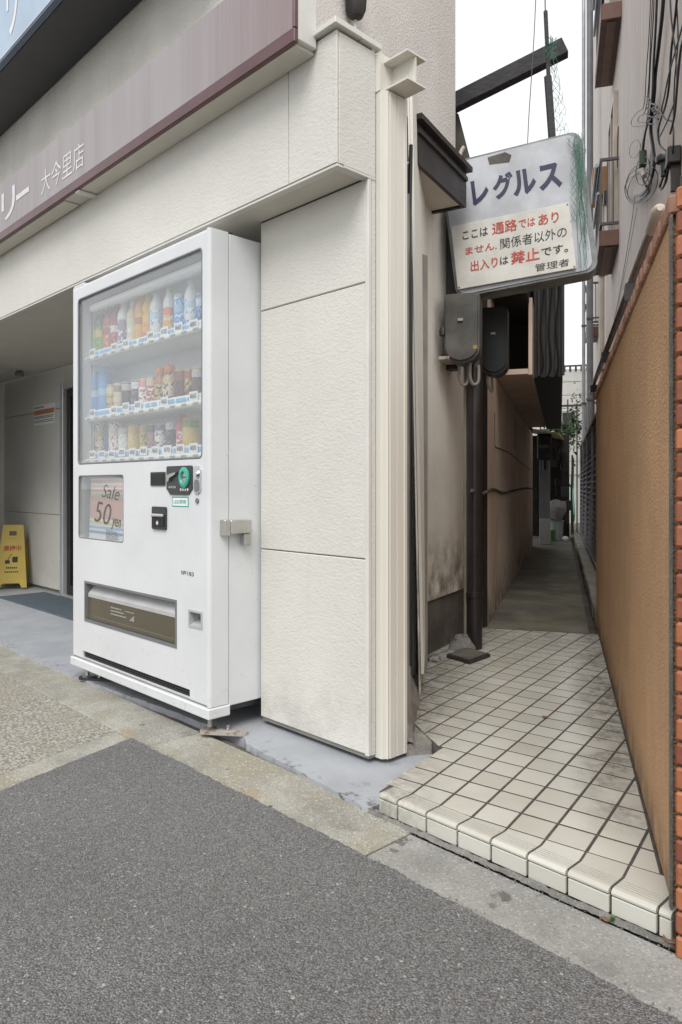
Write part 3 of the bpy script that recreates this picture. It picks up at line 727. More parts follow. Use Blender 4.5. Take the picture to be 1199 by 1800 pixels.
# ------------------------------------------------------------------ brown canopy fascia with shop name
FY = 1.475; fz0, fz1 = 2.303, 2.617; fx1 = -1.745
fas = thing('canopy_fascia', 'faded brown canopy fascia with worn white shop lettering', 'signboard', (fx1, FY, fz0))
MB().box(-14, fx1-.012, FY, FY+.012, fz0+.045, fz1, .002).build('face_sheet', M['fascia'], fas)
MB().box(-14, fx1, FY-.004, FY+.014, fz0, fz0+.0445, .003).build('bottom_edge', M['maroon'], fas)
MB().box(fx1-.0115, fx1, FY-.004, FY+.014, fz0+.045, fz1, .003).build('end_edge', M['maroon'], fas)
MB().box(-14, fx1-.02, FY+.0142, FY+.094, fz0+.001, fz0+.012).build('underside_board', M['soffit'], fas)
MB().box(fx1-.045, fx1-.002, FY+.0145, FY+.092, fz0+.013, fz1-.02, .003).build('end_cap', M['trim_w'], fas)
MB().box(-14, fx1-.046, FY+.0125, FY+.19, fz1-.015, fz1-.003).build('top_sheet', M['trim_w'], fas)
tx = onY(155, 345, FY+.06).x
MB().box(tx-.02, tx+.02, FY+.005, FY+.115, fz0-.012, fz0-.0005, .003).build('drain_spout', M['trim_w'], fas)
MB().box(-14, onY(140, 343, FY+.09).x, FY+.0142, FY+.088, fz0-.006, fz0-.0008).build('lower_soffit_strip', M['soffit'], fas)
fp = Matrix.Translation((0, FY-.0005, 0)) @ FRONT
a = onY(73, 340, FY); b = onY(148, 290, FY)
zt = fz0+.155
letters('shop_name_branch', '大今里店', fp, (a.x, fz0+.085, b.x, fz0+.205), M['worn_white'], fas)
a2 = onY(3, 360, FY).x; b2 = onY(27, 360, FY).x; c2 = onY(29, 345, FY).x; d2 = onY(52, 345, FY).x
letters('shop_name', 'リ', fp, (a2, fz0+.09, b2, fz0+.255), M['worn_white'], fas, bold=.01)
letters('shop_name', 'ー', fp, (c2, fz0+.155, d2, fz0+.185), M['worn_white'], fas)
letters('shop_name', 'コインランド', fp, (a2-1.35, fz0+.09, a2-.06, fz0+.255), M['worn_white'], fas, bold=.01)

# pale blue sign above, only its lower edge in view
bs = thing('blue_signboard', 'pale blue signboard box with white letters, top left corner', 'signboard', (-2.6, 1.38, 3.13))
MB().box(-14, -2.3, 1.38, 1.40, 3.165, 4.2, .002).build('sign_face', M['bluesign'], bs)
MB().box(-14, -2.298, 1.372, 1.402, 3.155, 3.1645, .001).build('grey_edge_strip', M['alu'], bs)
MB().box(-14, -2.296, 1.374, 1.404, 3.142, 3.1545, .001).build('lower_edge', M['navy_edge'], bs)
MB().box(-14, -2.30, 1.4045, 1.66, 3.138, 3.15).build('underside', M['charcoal'], bs)
MB().box(-14, -2.302, 1.4045, 1.655, 3.151, 4.19).build('casing', M['charcoal'], bs)
bp = Matrix.Translation((0, 1.3795, 0)) @ FRONT
q = [onY(x, y, 1.38) for x, y in ((12, 60), (32, 30), (0, 58))]
letters('sign_letter', 'リ', bp, (q[0].x, 3.23, q[1].x, 3.60), M['white_ink'], bs)
letters('sign_letter', 'ド', bp, (q[2].x-.28, 3.24, q[2].x-.02+.03, 3.60), M['white_ink'], bs)

# conduit weatherhead high on the side wall
def wallS(px, py, off): return onpl(px, py, Vector((cor.x, cor.y, 0))+Vector((nS.x, nS.y, 0))*off, Vector((nS.x, nS.y, 0)))
cw = thing('cable_entrance_box', 'dark brown hooded cable entry with conduit on the stucco wall', 'conduit', wallS(624, 60, .03))
a = wallS(627, 20, .035); b = wallS(622, 62, .035)
MB().tube([a+Vector((0, 0, .0)), a*.5+b*.5, b-Vector((0, 0, .1))], .008).build('conduit', M['trim_w'], cw, smooth=True)
c = wallS(626, 8, .045)
mb = MB(); mb.lathe([(.0, -.06), (.03, -.055), (.045, -.02), (.05, .05), (.045, .14), (0, .15)], tuple(c), 12); mb.build('hood', M['bronze'], cw, smooth=True)

# ================================================================== VENDING MACHINE
VX0, VX1, VY = -3.400, -2.243, 1.490; VZ0, VZ1 = .118, 1.858; VB = 1.575
vm = thing('vending_machine', 'white drinks vending machine with three shelves behind glass', 'vending machine', ((VX0+VX1)/2, VY, .022))
win = (-3.341, -2.287, 1.021, 1.797); pos = (-3.332, -2.890, .679, .971); prt = (-3.262, -2.467, .303, .481); cup = (-2.375, -2.290, .400, .457); ven = (-3.283, -2.372, .126, .160)
def rounded_hole(mb, h, r):                                 # fill the corners of an opening so that it reads as rounded
    x0, x1, z0, z1 = h
    for cx, cz, sx, sz in ((x0, z0, 1, 1), (x1, z0, -1, 1), (x1, z1, -1, -1), (x0, z1, 1, -1)):
        arc = [(cx+sx*(r-r*math.sin(R(a))), cz+sz*(r-r*math.cos(R(a)))) for a in range(0, 91, 18)]
        mb.prism([(cx, cz)]+arc, -VY-.03, -VY-.0002, Matrix(((1, 0, 0, 0), (0, 0, -1, 0), (0, 1, 0, 0), (0, 0, 0, 1))))
rr = .014
win2 = (win[0]-.032, win[1], win[2], win[3])
mb = MB(); mb.panel(VX0+rr, VX1-rr, VZ0+rr, VZ1-rr, [win, pos, prt, cup, ven], VY, VY+.016); mb.panel(VX0+rr, VX1-rr, VZ0+rr, VZ1-rr, [win2, pos, prt, cup, ven], VY+.0165, VB-.002)
def arcp(cx, cy, r, a0, a1, n=5): return [(cx+r*math.cos(R(a0+(a1-a0)*i/n)), cy+r*math.sin(R(a0+(a1-a0)*i/n))) for i in range(n+1)]
mb.prism(arcp(VX1-rr, VY+rr, rr, -90, 0)+[(VX1, VB-.002), (VX1-rr, VB-.002)], VZ0, VZ1)
mb.prism(arcp(VX0+rr, VY+rr, rr, 270, 180)+[(VX0, VB-.002), (VX0+rr, VB-.002)], VZ0, VZ1)
YZX = Matrix(((0, 0, 1, 0), (1, 0, 0, 0), (0, 1, 0, 0), (0, 0, 0, 1)))
mb.prism(arcp(VY+rr, VZ1-rr, rr, 180, 90)+[(VB-.002, VZ1), (VB-.002, VZ1-rr)], VX0+rr, VX1-rr, YZX)
mb.prism(arcp(VY+rr, VZ0+rr, rr, 180, 270)+[(VB-.002, VZ0), (VB-.002, VZ0+rr)], VX0+rr, VX1-rr, YZX)
for h, r in ((win, .022), (pos, .016)): rounded_hole(mb, h, r)
mb.build('door', M['white'], vm, smooth=True)
CB = 1.97
cab = MB(); cab.box(VX0+.003, VX0+.02, VB+.003, CB, VZ0-.01, VZ1-.004, .002); cab.box(VX1-.02, VX1-.002, VB+.003, CB, VZ0-.01, VZ1-.004, .003)
cab.box(VX0+.021, VX1-.021, VB+.003, CB, VZ1-.03, VZ1-.005); cab.box(VX0+.021, VX1-.021, VB+.003, CB, VZ0-.009, VZ0+.02); cab.box(VX0+.021, VX1-.021, CB-.03, CB-.001, VZ0+.021, VZ1-.031)
cab.build('cabinet', M['white'], vm)
MB().box(VX0+.01, VX1-.012, VB-.0015, VB+.0025, VZ0+.005, VZ1-.012).panel(VX0, VX0, 0, 0, [], 0, 0).build('door_seal', M['seal'], vm) if False else None
seal = MB(); seal.panel(VX0+.012, VX1-.010, VZ0+.004, VZ1-.012, [win2, pos, prt, cup, ven], VB-.0018, VB+.0028); seal.build('door_seal', M['seal'], vm)
# display cavity
cav = MB(); cav.box(win[0]-.035, win[1]+.015, 1.705, 1.715, win[2]-.02, win[3]+.02)
cav.box(win[0]-.0375, win[0]-.0335, VB+.003, 1.704, win[2]-.02, win[3]+.02); cav.box(win[1]+.004, win[1]+.017, VB+.003, 1.704, win[2]-.02, win[3]+.02)
cav.box(win[0]-.033, win[1], VB+.003, 1.704, win[3]+.003, win[3]+.015); cav.box(win[0]-.033, win[1], VB+.003, 1.704, win[2]-.018, win[2]-.006)
cav.build('display_lining', M['white_in'], vm)
MB().box(win[0]+.02, win[1]-.02, 1.535, 1.572, 1.742, 1.775, .008).build('lamp_cover', M['white_in'], vm)
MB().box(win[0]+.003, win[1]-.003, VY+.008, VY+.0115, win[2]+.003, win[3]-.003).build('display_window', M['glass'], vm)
ring = rrect(win[0]+.004, win[1]-.004, win[2]+.004, win[3]-.004, .020); ring = [(x, VY+.003, z) for x, z in ring]; ring.append(ring[0])
MB().tube(ring, .0042, 6).build('window_gasket', M['seal'], vm, smooth=True)
RAILS = (1.510, 1.232, 1.036)
PR_ROWS = (['¥80', '', '¥90', '¥100', '', '¥90', '¥100', '¥60', '¥80'], ['¥80', '', '¥60', '¥50', '¥50', '', '¥60', '', '¥60'], ['¥60', '¥50', '¥60', '¥50', '¥90', '¥60', '¥60', '¥70', '¥80', '¥80'])
for ri, rz in enumerate(RAILS):
    sh = MB(); sh.box(win[0]-.031, win[1]-.001, 1.556, 1.703, rz-.004, rz+.006); sh.build('shelf', M['white_in'], vm)
    rl = MB(); rl.tube([(-3.312, 1.520, rz), (-3.300, 1.517, rz), (-2.335, 1.517, rz), (-2.325, 1.520, rz)], [.006, .0115, .0115, .006], 12); rl.box(-3.31, -2.325, 1.519, 1.555, rz-.011, rz-.002, .002)
    rail = rl.build('button_rail', M['rail'], vm, smooth=True)
    n = 12
    for k in range(n):
        x = -3.262+(.905)*k/(n-1)
        MB().box(x-.019, x+.019, 1.5035, 1.509, rz-.0055, rz+.0045, .0022).build('button', M['button'], rail)
    st = MB(); st.quad((-3.315, 1.536, rz+.012), (-2.318, 1.536, rz+.012), (-2.318, 1.545, rz+.044), (-3.315, 1.545, rz+.044)); st.quad((-3.315, 1.546, rz+.044), (-2.318, 1.546, rz+.044), (-2.318, 1.537, rz+.012), (-3.315, 1.537, rz+.012))
    st.build('label_strip', M['paper'], vm)
    bl = MB(); xx = -3.30
    while xx < -2.40:
        w = rnd.uniform(.03, .09); bl.box(xx, xx+w, 1.5335, 1.5345, rz+.014+rnd.uniform(0, .006), rz+.034); xx += w+rnd.uniform(.004, .03)
    bl.build('blue_label_band', M['blue_ink'], vm)
    tags_ = PR_ROWS[ri]; T = len(tags_)
    for k, t in enumerate(tags_):
        if not t: continue
        x = -3.27+.86*k/(T-1); zb = rz+.012+rnd.uniform(-.002, .004); tw = .058
        tg = MB().box(x-tw/2, x+tw/2, 1.529, 1.5305, zb, zb+.036).build('price_tag', M['paper'], vm)
        letters('price', t, Matrix.Translation((0, 1.5288, 0)) @ FRONT, (x-tw*.38, zb+.008, x+tw*.38, zb+.028), M['black_ink'], tg, bold=.01)
# poster recess
rc = MB(); rc.box(pos[0], pos[1], VB-.003, VB+.002, pos[2], pos[3]); rc.build('poster_recess', M['white_in'], vm)
px0, px1, pz0, pz1 = -3.300, -2.890, .672, .985
pt_ = Matrix.Translation((px0, 1.527, pz0)) @ Matrix.Rotation(R(-3), 4, 'Z') @ Matrix.Rotation(R(5), 4, 'Y') @ Matrix.Translation((-px0, -1.527, -pz0))
pst = MB(pt_).box(px0, px1, 1.527, 1.529, pz0, pz1).build('sale_poster', M['poster'], vm)
pf = pt_ @ Matrix.Translation((0, 1.5266, 0)) @ FRONT
M['poster_ink'] = plain('poster_dark_print', (.10, .045, .04, 1), .5)
letters('poster_word', 'Sale', pf, (px0+.13, .885, px0+.32, .945), M['poster_ink'], pst, slant=.35, bold=-.005)
letters('poster_number', '50', pf, (px0+.055, .765, px0+.24, .862), M['poster_ink'], pst, slant=.25, bold=-.008)
letters('poster_word', 'yen', pf, (px0+.245, .752, px0+.345, .805), M['poster_ink'], pst, slant=.35)
mb = MB(pt_)
for k in range(8): mb.box(px0+.19, px0+.33-rnd.uniform(0, .03), 1.5262, 1.5268, .742-k*.0065, .7445-k*.0065)
mb.box(px0+.19, px0+.35, 1.5264, 1.5269, .692, .748) if False else None
mb.build('poster_small_print', M['grey_ink'], pst)
MB().box(pos[0]+.002, pos[1]-.002, VY+.006, VY+.0085, pos[2]+.002, pos[3]-.002).build('poster_window', M['glass_clean'], vm)
ring = [(x, VY+.002, z) for x, z in rrect(pos[0]+.002, pos[1]-.002, pos[2]+.002, pos[3]-.002, .015)]; ring.append(ring[0])
MB().tube(ring, .0028, 6).build('poster_gasket', M['seal'], vm, smooth=True)
# dispensing port with hinged flap
MB().box(prt[0]+.001, prt[1]-.001, VB-.004, VB+.001, prt[2]+.001, prt[3]-.001).box(prt[0]+.001, prt[1]-.001, VY+.012, VB-.004, prt[2]+.0, prt[2]+.012).build('port_lining', M['dgrey'], vm)
fr_ = MB(); fr_.panel(prt[0]-.004, prt[1]+.004, prt[2]-.004, prt[3]+.004, [(prt[0]+.006, prt[1]-.006, prt[2]+.006, prt[3]-.006)], VY-.002, VY+.03); fr_.build('port_frame', M['mgrey'], vm)
fx0_, fx1_ = prt[0]+.010, prt[1]-.010
flp = MB(); flp.quad((fx0_, VY+.045, .468), (fx0_, VY+.012, .428), (fx1_, VY+.012, .428), (fx1_, VY+.045, .468)); flp.box(fx0_, fx1_, VY+.011, VY+.014, .412, .428)
flap = flp.build('flap', M['lgrey'], vm)
MB().box(fx0_, fx1_, VY+.012, VY+.0145, .330, .4115).build('flap_window', M['flapglass'], flap)
MB().box(fx0_, fx1_, VY+.009, VY+.014, .312, .3298, .002).build('flap_lip', M['flapglass'], flap)
mb = MB()
for k in range(3): mb.box(-3.03, -2.93+.02*k, VY+.0108, VY+.0115, .386-.014*k, .392-.014*k)
mb.box(-2.90, -2.82, VY+.0108, VY+.0115, .385, .389); mb.prism([(-2.86, .352), (-2.82, .352), (-2.815, .377), (-2.835, .37)], -VY-.0115, -VY-.0108, Matrix(((1, 0, 0, 0), (0, 0, -1, 0), (0, 1, 0, 0), (0, 0, 0, 1))))
mb.build('flap_print', M['flap_ink'], flap)
# change cup
MB().box(cup[0]+.001, cup[1]-.001, VB-.02, VB-.012, cup[2]+.001, cup[3]-.001).build('cup_back', M['dgrey'], vm)
cp = MB(); cp.panel(cup[0]-.004, cup[1]+.004, cup[2]-.004, cup[3]+.004, [(cup[0]+.004, cup[1]-.004, cup[2]+.004, cup[3]-.004)], VY-.003, VY+.02); cp.quad((cup[0], VY, cup[2]+.003), (cup[1], VY, cup[2]+.003), (cup[1], VY+.04, cup[2]+.02), (cup[0], VY+.04, cup[2]+.02)); cp.build('change_cup', M['lgrey'], vm)
# control panels
def plate(name, x0, x1, z0, z1, mat, d=.004, r=.006, parent=None, yoff=0.0):
    mbp = MB(); mbp.prism(rrect(x0, x1, z0, z1, r), VY*-1+yoff, VY*-1+yoff+d, Matrix(((1, 0, 0, 0), (0, 0, -1, 0), (0, 1, 0, 0), (0, 0, 0, 1)))); return mbp.build(name, mat, parent or vm)
dsp = plate('amount_display', -2.657, -2.545, .922, .977, M['dgrey'], .004, .004)
plate('display_glass', -2.650, -2.552, .928, .971, M['black'], .0015, .002, dsp, .0042)
cpn = plate('coin_panel', -2.530, -2.350, .905, .998, M['dgrey'], .006, .008)
lo = MB(); lo.prism(rrect(-2.52, -2.36, .888, .93, .024), -VY, -VY+.0055, Matrix(((1, 0, 0, 0), (0, 0, -1, 0), (0, 1, 0, 0), (0, 0, 0, 1)))); lo.build('coin_panel_chin', M['dgrey'], cpn)
KF = Matrix(((1, 0, 0, 0), (0, 0, -1, 0), (0, 1, 0, 0), (0, 0, 0, 1)))
lv = MB(); lv.prism([(-2.515, .940), (-2.50, .938), (-2.495, .952), (-2.452, .966), (-2.447, .975), (-2.47, .971), (-2.505, .966), (-2.518, .955)], -VY+.0065, -VY+.016, KF); lv.build('return_lever', M['steel'], cpn)
ro = [(x, z) for x, z in arcp(-2.398, .953, .036, 0, 360, 24)][:-1]
rg = MB(); rv = []; n = 24
for rad, h in ((.036, .0062), (.036, .012), (.031, .015), (.022, .015), (.018, .009)):
    for i in range(n): rv.append((-2.398+rad*.95*math.cos(2*math.pi*i/n), VY-h, .953+rad*1.1*math.sin(2*math.pi*i/n)))
rf = [(j*n+i, j*n+(i+1) % n, (j+1)*n+(i+1) % n, (j+1)*n+i) for j in range(4) for i in range(n)]
rg.add(rv, rf); rg.build('coin_ring', M['green_plastic'], cpn, smooth=True)
mb = MB(); mb.prism(arcp(-2.398, .953, .019, 0, 360, 20)[:-1], -VY+.0062, -VY+.008, KF); cs = mb.build('coin_plate', M['steel'], cpn)
MB().box(-2.412, -2.384, VY-.0086, VY-.0081, .9525, .9565).build('coin_slot', M['black'], cs)
letters('coin_print', '¥10•50', Matrix.Translation((0, VY-.0061, 0)) @ FRONT, (-2.512, .913, -2.46, .922), M['worn_white'], cpn)
mb = MB()
for k in range(4): mb.prism(arcp(-2.425+.016*k, .908, .0055, 0, 360, 10)[:-1], -VY+.0061, -VY+.0066, KF)
mb.build('coin_symbols', M['worn_white'], cpn)
lk = plate('lock_plate', -2.340, -2.292, .893, .996, M['chrome'], .006, .022)
plate('lock_recess', -2.332, -2.300, .900, .945, M['mgrey'], .001, .014, lk, .0062)
mb = MB()
for rad, h in ((.017, .009), (.011, .013)): mb.prism(arcp(-2.316, .965, rad, 0, 360, 16)[:-1], -VY+.0062, -VY+h, KF)
mb.build('lock_cylinder', M['chrome'], lk)
mb = MB(); mb.prism(arcp(-2.318, .867, .010, 0, 360, 14)[:-1], -VY, -VY+.005, KF); mb.build('key_lock', M['mgrey'], vm)
led = plate('led_sticker', -2.497, -2.379, .842, .880, M['green_plastic'], .0008, .001)
plate('sticker_face', -2.491, -2.385, .8465, .8755, M['paper'], .0005, .001, led, .001)
letters('sticker_text', 'LED照明', Matrix.Translation((0, VY-.0017, 0)) @ FRONT, (-2.482, .853, -2.394, .8695), M['green_ink'], led)
bl_ = plate('bill_slot', -2.640, -2.534, .750, .840, M['dgrey'], .008, .008)
MB().box(-2.632, -2.542, VY-.020, VY-.0085, .800, .812, .004).build('bill_lip', M['lgrey'], bl_)
MB().box(-2.632, -2.542, VY-.013, VY-.0085, .762, .799, .003).build('bill_tray', M['black'], bl_)
mb = MB(); mb.prism([(-2.598, .774), (-2.587, .786), (-2.576, .774), (-2.583, .774), (-2.583, .768), (-2.591, .768), (-2.591, .774)], -VY+.0135, -VY+.014, KF); mb.build('bill_arrow', M['worn_white'], bl_)
letters('machine_number', '№183', Matrix.Translation((0, VY-.0003, 0)) @ FRONT, (-2.428, .586, -2.344, .602), M['black_ink'], vm)
# vent grille, plinth, feet
mb = MB()
for k in range(4):
    z = .128+k*.0085; mb.box(ven[0]+.002, ven[1]-.002, VY+.006, VY+.02, z, z+.004)
for k in range(14): x = ven[0]+.03+k*.065; mb.box(x, x+.003, VY+.021, VY+.024, ven[2], ven[3])
mb.build('vent_grille', M['dgrey'], vm); MB().box(ven[0], ven[1], VB-.03, VB-.02, ven[2], ven[3]).build('vent_back', M['black'], vm)
MB().box(VX0-.004, VX1+.006, VY-.008, VY+.09, .076, .1155, .004).build('plinth', M['white'], vm)
MB().box(VX0+.02, VX1-.02, VY+.092, CB, .085, .105).build('base_frame', M['dgrey'], vm)
for x, y in ((VX1-.055, VY+.04), (VX0+.075, VY+.04), (VX1-.055, CB-.06), (VX0+.075, CB-.06)):
    mb = MB(); mb.lathe([(.0, .012), (.028, .012), (.028, .020), (.011, .03), (.009, .045), (.009, .060), (.015, .0605), (.015, .074), (.0, .076)], (x, y, .002), 12); mb.build('foot', M['steel'], vm, smooth=True)
def bracket(x, y, ang, mat):
    Mx = Matrix.Translation((x, y, .0135)) @ Matrix.Rotation(R(ang), 4, 'Z'); b_ = MB(Mx)
    b_.prism(rrect(-.03, .15, -.022, .022, .02), .0, .011); b_.prism(rrect(.03, .13, -.010, .010, .009), .0111, .0135)
    o = b_.build('anchor_bracket', mat, vm)
    MB(Mx).lathe([(0, .011), (.011, .0112), (.011, .02), (.006, .0202), (.006, .034), (0, .035)], (.075, 0, 0), 6).build('bolt', M['chrome'], o)
bracket(VX1-.045, VY+.025, 38, M['rusty']); bracket(VX0+.075, VY+.03, 35, M['dgrey'])
# hasp and padlock at the door seam, hinge at the top left
hz = .768
hp = MB(); hp.box(VX1+.0005, VX1+.035, 1.535, 1.560, hz-.028, hz+.030, .003); hp.box(VX1+.004, VX1+.036, 1.5605, 1.655, hz-.022, hz+.028, .003); hasp = hp.build('hasp', M['steel'], vm)
MB().box(VX1+.008, VX1+.034, 1.622, 1.654, hz-.068, hz-.0225, .004).build('padlock', M['steel'], hasp)
MB().box(VX0-.004, VX0+.10, VY+.01, VY+.07, VZ1+.0005, VZ1+.014, .003).build('top_hinge', M['white'], vm)
MB().box(VX1-.04, VX1-.015, VB-.01, VB+.03, VZ1-.003, VZ1+.008, .002).build('top_catch', M['dgrey'], vm)

# ------------------------------------------------------------------ drinks on display: every bottle and can is a thing standing on a shelf
def drink_mat(name, a, b, c=None, scale=55, rough=.3):
    k = NT(name); co = k.coord('obj'); z = k.sep(co)[2]
    n1 = k.noise(k.coord('obj', (1, 1, .7)), 95.0, 2, .5); col = k.mix(k.ramp(n1, .53, .56), a, b)
    if c:
        band = k.ramp(k.math('SINE', k.math('MULTIPLY', z, 62.0)), .55, .62); col = k.mix(band, col, c)
        n2 = k.noise(k.coord('obj', (1, 1, 3)), 210.0, 1, .5); col = k.mix(k.math('MULTIPLY', k.ramp(n2, .56, .59), band), col, a)
    return k.out(col, rough)
PAL = dict(w=(.74, .76, .78, 1), g=(.16, .36, .06, 1), dg=(.05, .18, .04, 1), r=(.42, .08, .05, 1), dr=(.22, .03, .035, 1), pu=(.22, .17, .28, 1), y=(.62, .45, .07, 1), o=(.70, .36, .05, 1), b=(.12, .34, .66, 1), lb=(.36, .58, .76, 1),
           db=(.04, .09, .26, 1), k=(.025, .022, .025, 1), go=(.50, .36, .14, 1), br=(.12, .05, .025, 1), cr=(.62, .54, .38, 1), or_=(.72, .20, .04, 1), pk=(.62, .12, .13, 1), si=(.5, .5, .5, 1), pg=(.45, .58, .32, 1))
DM = {}
def dm(a, b, c=None, s=55):
    key = (a, b, c, s)
    if key not in DM: DM[key] = drink_mat('drink_print_'+'_'.join(x for x in (a, b, c) if x), PAL[a], PAL[b], PAL[c] if c else None, s)
    return DM[key]
z4 = lambda x, y: (100+x/3.155, 390+y/3.155)
G1, G2, G3 = 'drinks on the top shelf', 'drinks on the middle shelf', 'drinks on the bottom shelf'
#  x centre, top, bottom, width (as measured on the photograph), shape, body, label, cap, label text
ROWS = [
 (0, G1, [(203, 500, 690, 48, 'bottle', 'g', ('dg', 'g', 'w'), 'w', 'green tea bottle at the far left of the top shelf'),
  (246, 490, 680, 45, 'bottle', 'dg', ('g', 'dg', 'y'), 'w', 'darker green tea bottle beside the far left green one'),
  (291, 475, 662, 50, 'bottle', 'r', ('r', 'o', 'dr'), 'r', 'orange red bottle just right of the green tea bottles'),
  (332, 452, 655, 46, 'bottle', 'dr', ('dr', 'pk', 'w'), 'r', 'dark red bottle left of the white and purple bottle'),
  (376, 440, 636, 46, 'bottle', 'w', ('pu', 'w', 'pu'), 'w', 'white bottle with purple lower label on the top shelf'),
  (426, 445, 630, 46, 'bottle', 'cr', ('cr', 'w', 'pg'), 'w', 'pale cream bottle left of the two orange juices'),
  (467, 398, 620, 46, 'bottle', 'o', ('o', 'y', 'r'), 'o', 'deep orange juice bottle, left of the orange pair'),
  (510, 390, 610, 46, 'bottle', 'y', ('o', 'pk', 'y'), 'o', 'yellow orange juice bottle with pinkish label, right of the pair'),
  (553, 385, 600, 50, 'bottle', 'w', ('w', 'b', 'lb'), 'lb', 'white bottle with blue print left of the pale green cap'),
  (626, 368, 572, 48, 'bottle', 'w', ('o', 'w', 'pk'), 'pg', 'white and orange bottle with a pale green cap'),
  (684, 405, 562, 48, 'can', 'lb', ('b', 'w', 'lb'), 'si', 'light blue and white can near the right of the top shelf'),
  (745, 320, 545, 54, 'bottle', 'w', ('w', 'b', 'lb'), 'w', 'tall white bottle with blue print, tallest on the top shelf'),
  (796, 400, 535, 40, 'can', 'db', ('db', 'b', 'w'), 'si', 'dark blue can at the right end of the top shelf')]),
 (1, G2, [(212, 790, 1030, 52, 'bottle', 'b', ('b', 'b', 'w'), 'w', 'large blue bottle at the left end of the middle shelf'),
  (265, 775, 1022, 58, 'bottle', 'b', ('b', 'b', 'lb'), 'w', 'large blue bottle beside the small gold cans'),
  (311, 905, 1012, 38, 'can', 'go', ('go', 'br', 'cr'), 'si', 'small gold and brown can next to the blue bottles'),
  (351, 896, 1006, 40, 'can', 'go', ('cr', 'go', 'br'), 'si', 'small gold can next to the two black cans'),
  (397, 890, 1002, 42, 'can', 'k', ('k', 'k', 'si'), 'si', 'black can beside the small gold cans'),
  (445, 880, 996, 46, 'can', 'k', ('k', 'pu', 'w'), 'si', 'black can beside the red and white cans'),
  (490, 870, 986, 40, 'can', 'w', ('w', 'r', 'pk'), 'si', 'white and red can next to a black can, middle shelf'),
  (532, 862, 978, 42, 'can', 'w', ('r', 'w', 'cr'), 'si', 'red and white can left of the orange capped bottles'),
  (575, 810, 966, 42, 'bottlecan', 'go', ('go', 'k', 'r'), 'or_', 'smaller gold bottle can with an orange cap'),
  (624, 796, 958, 54, 'bottlecan', 'go', ('cr', 'k', 'go'), 'or_', 'larger gold bottle can with an orange cap'),
  (690, 825, 952, 58, 'can', 'br', ('br', 'k', 'dr'), 'go', 'dark brown can right of the orange capped bottles'),
  (738, 818, 948, 36, 'can', 'br', ('br', 'go', 'r'), 'go', 'narrow brown and gold can between two dark cans'),
  (782, 812, 944, 46, 'can', 'br', ('br', 'k', 'si'), 'go', 'dark brown can at the right end of the middle shelf')]),
 (2, G3, [(208, 1122, 1272, 40, 'can', 'k', ('k', 'br', 'o'), 'si', 'black and brown can at the left end of the bottom shelf'),
  (250, 1112, 1230, 38, 'can', 'cr', ('cr', 'br', 'go'), 'si', 'cream coffee can behind the low gold tin'),
  (252, 1232, 1268, 56, 'tin', 'go', ('go', 'cr', 'go'), 'go', 'low gold tin lying at the front of the bottom shelf'),
  (291, 1142, 1262, 34, 'can', 'db', ('db', 'db', 'k'), 'db', 'slim navy can on the bottom shelf'),
  (332, 1106, 1266, 46, 'can', 'w', ('w', 'pk', 'cr'), 'si', 'white can with a red foot beside the navy one'),
  (384, 1142, 1254, 46, 'can', 'w', ('w', 'cr', 'si'), 'si', 'plain white can left of the yellow one'),
  (437, 1125, 1250, 48, 'can', 'y', ('y', 'cr', 'o'), 'si', 'broad yellow can on the bottom shelf'),
  (486, 1130, 1246, 38, 'can', 'y', ('y', 'dg', 'go'), 'y', 'narrow yellow can with green print'),
  (533, 1122, 1244, 38, 'can', 'pu', ('pu', 'or_', 'k'), 'si', 'purple can with an orange patch'),
  (581, 1120, 1242, 48, 'can', 'w', ('w', 'br', 'k'), 'si', 'white can with dark blotches on the bottom shelf'),
  (641, 1110, 1240, 52, 'can', 'pu', ('k', 'pu', 'w'), 'si', 'dark purple can left of the red bottle'),
  (691, 1066, 1236, 46, 'bottle', 'pk', ('pk', 'w', 'r'), 'r', 'red and white bottle near the right of the bottom shelf'),
  (748, 1090, 1230, 66, 'can', 'y', ('y', 'go', 'dg'), 'go', 'wide gold can at the right end of the bottom shelf')]),
]
DY = 1.600
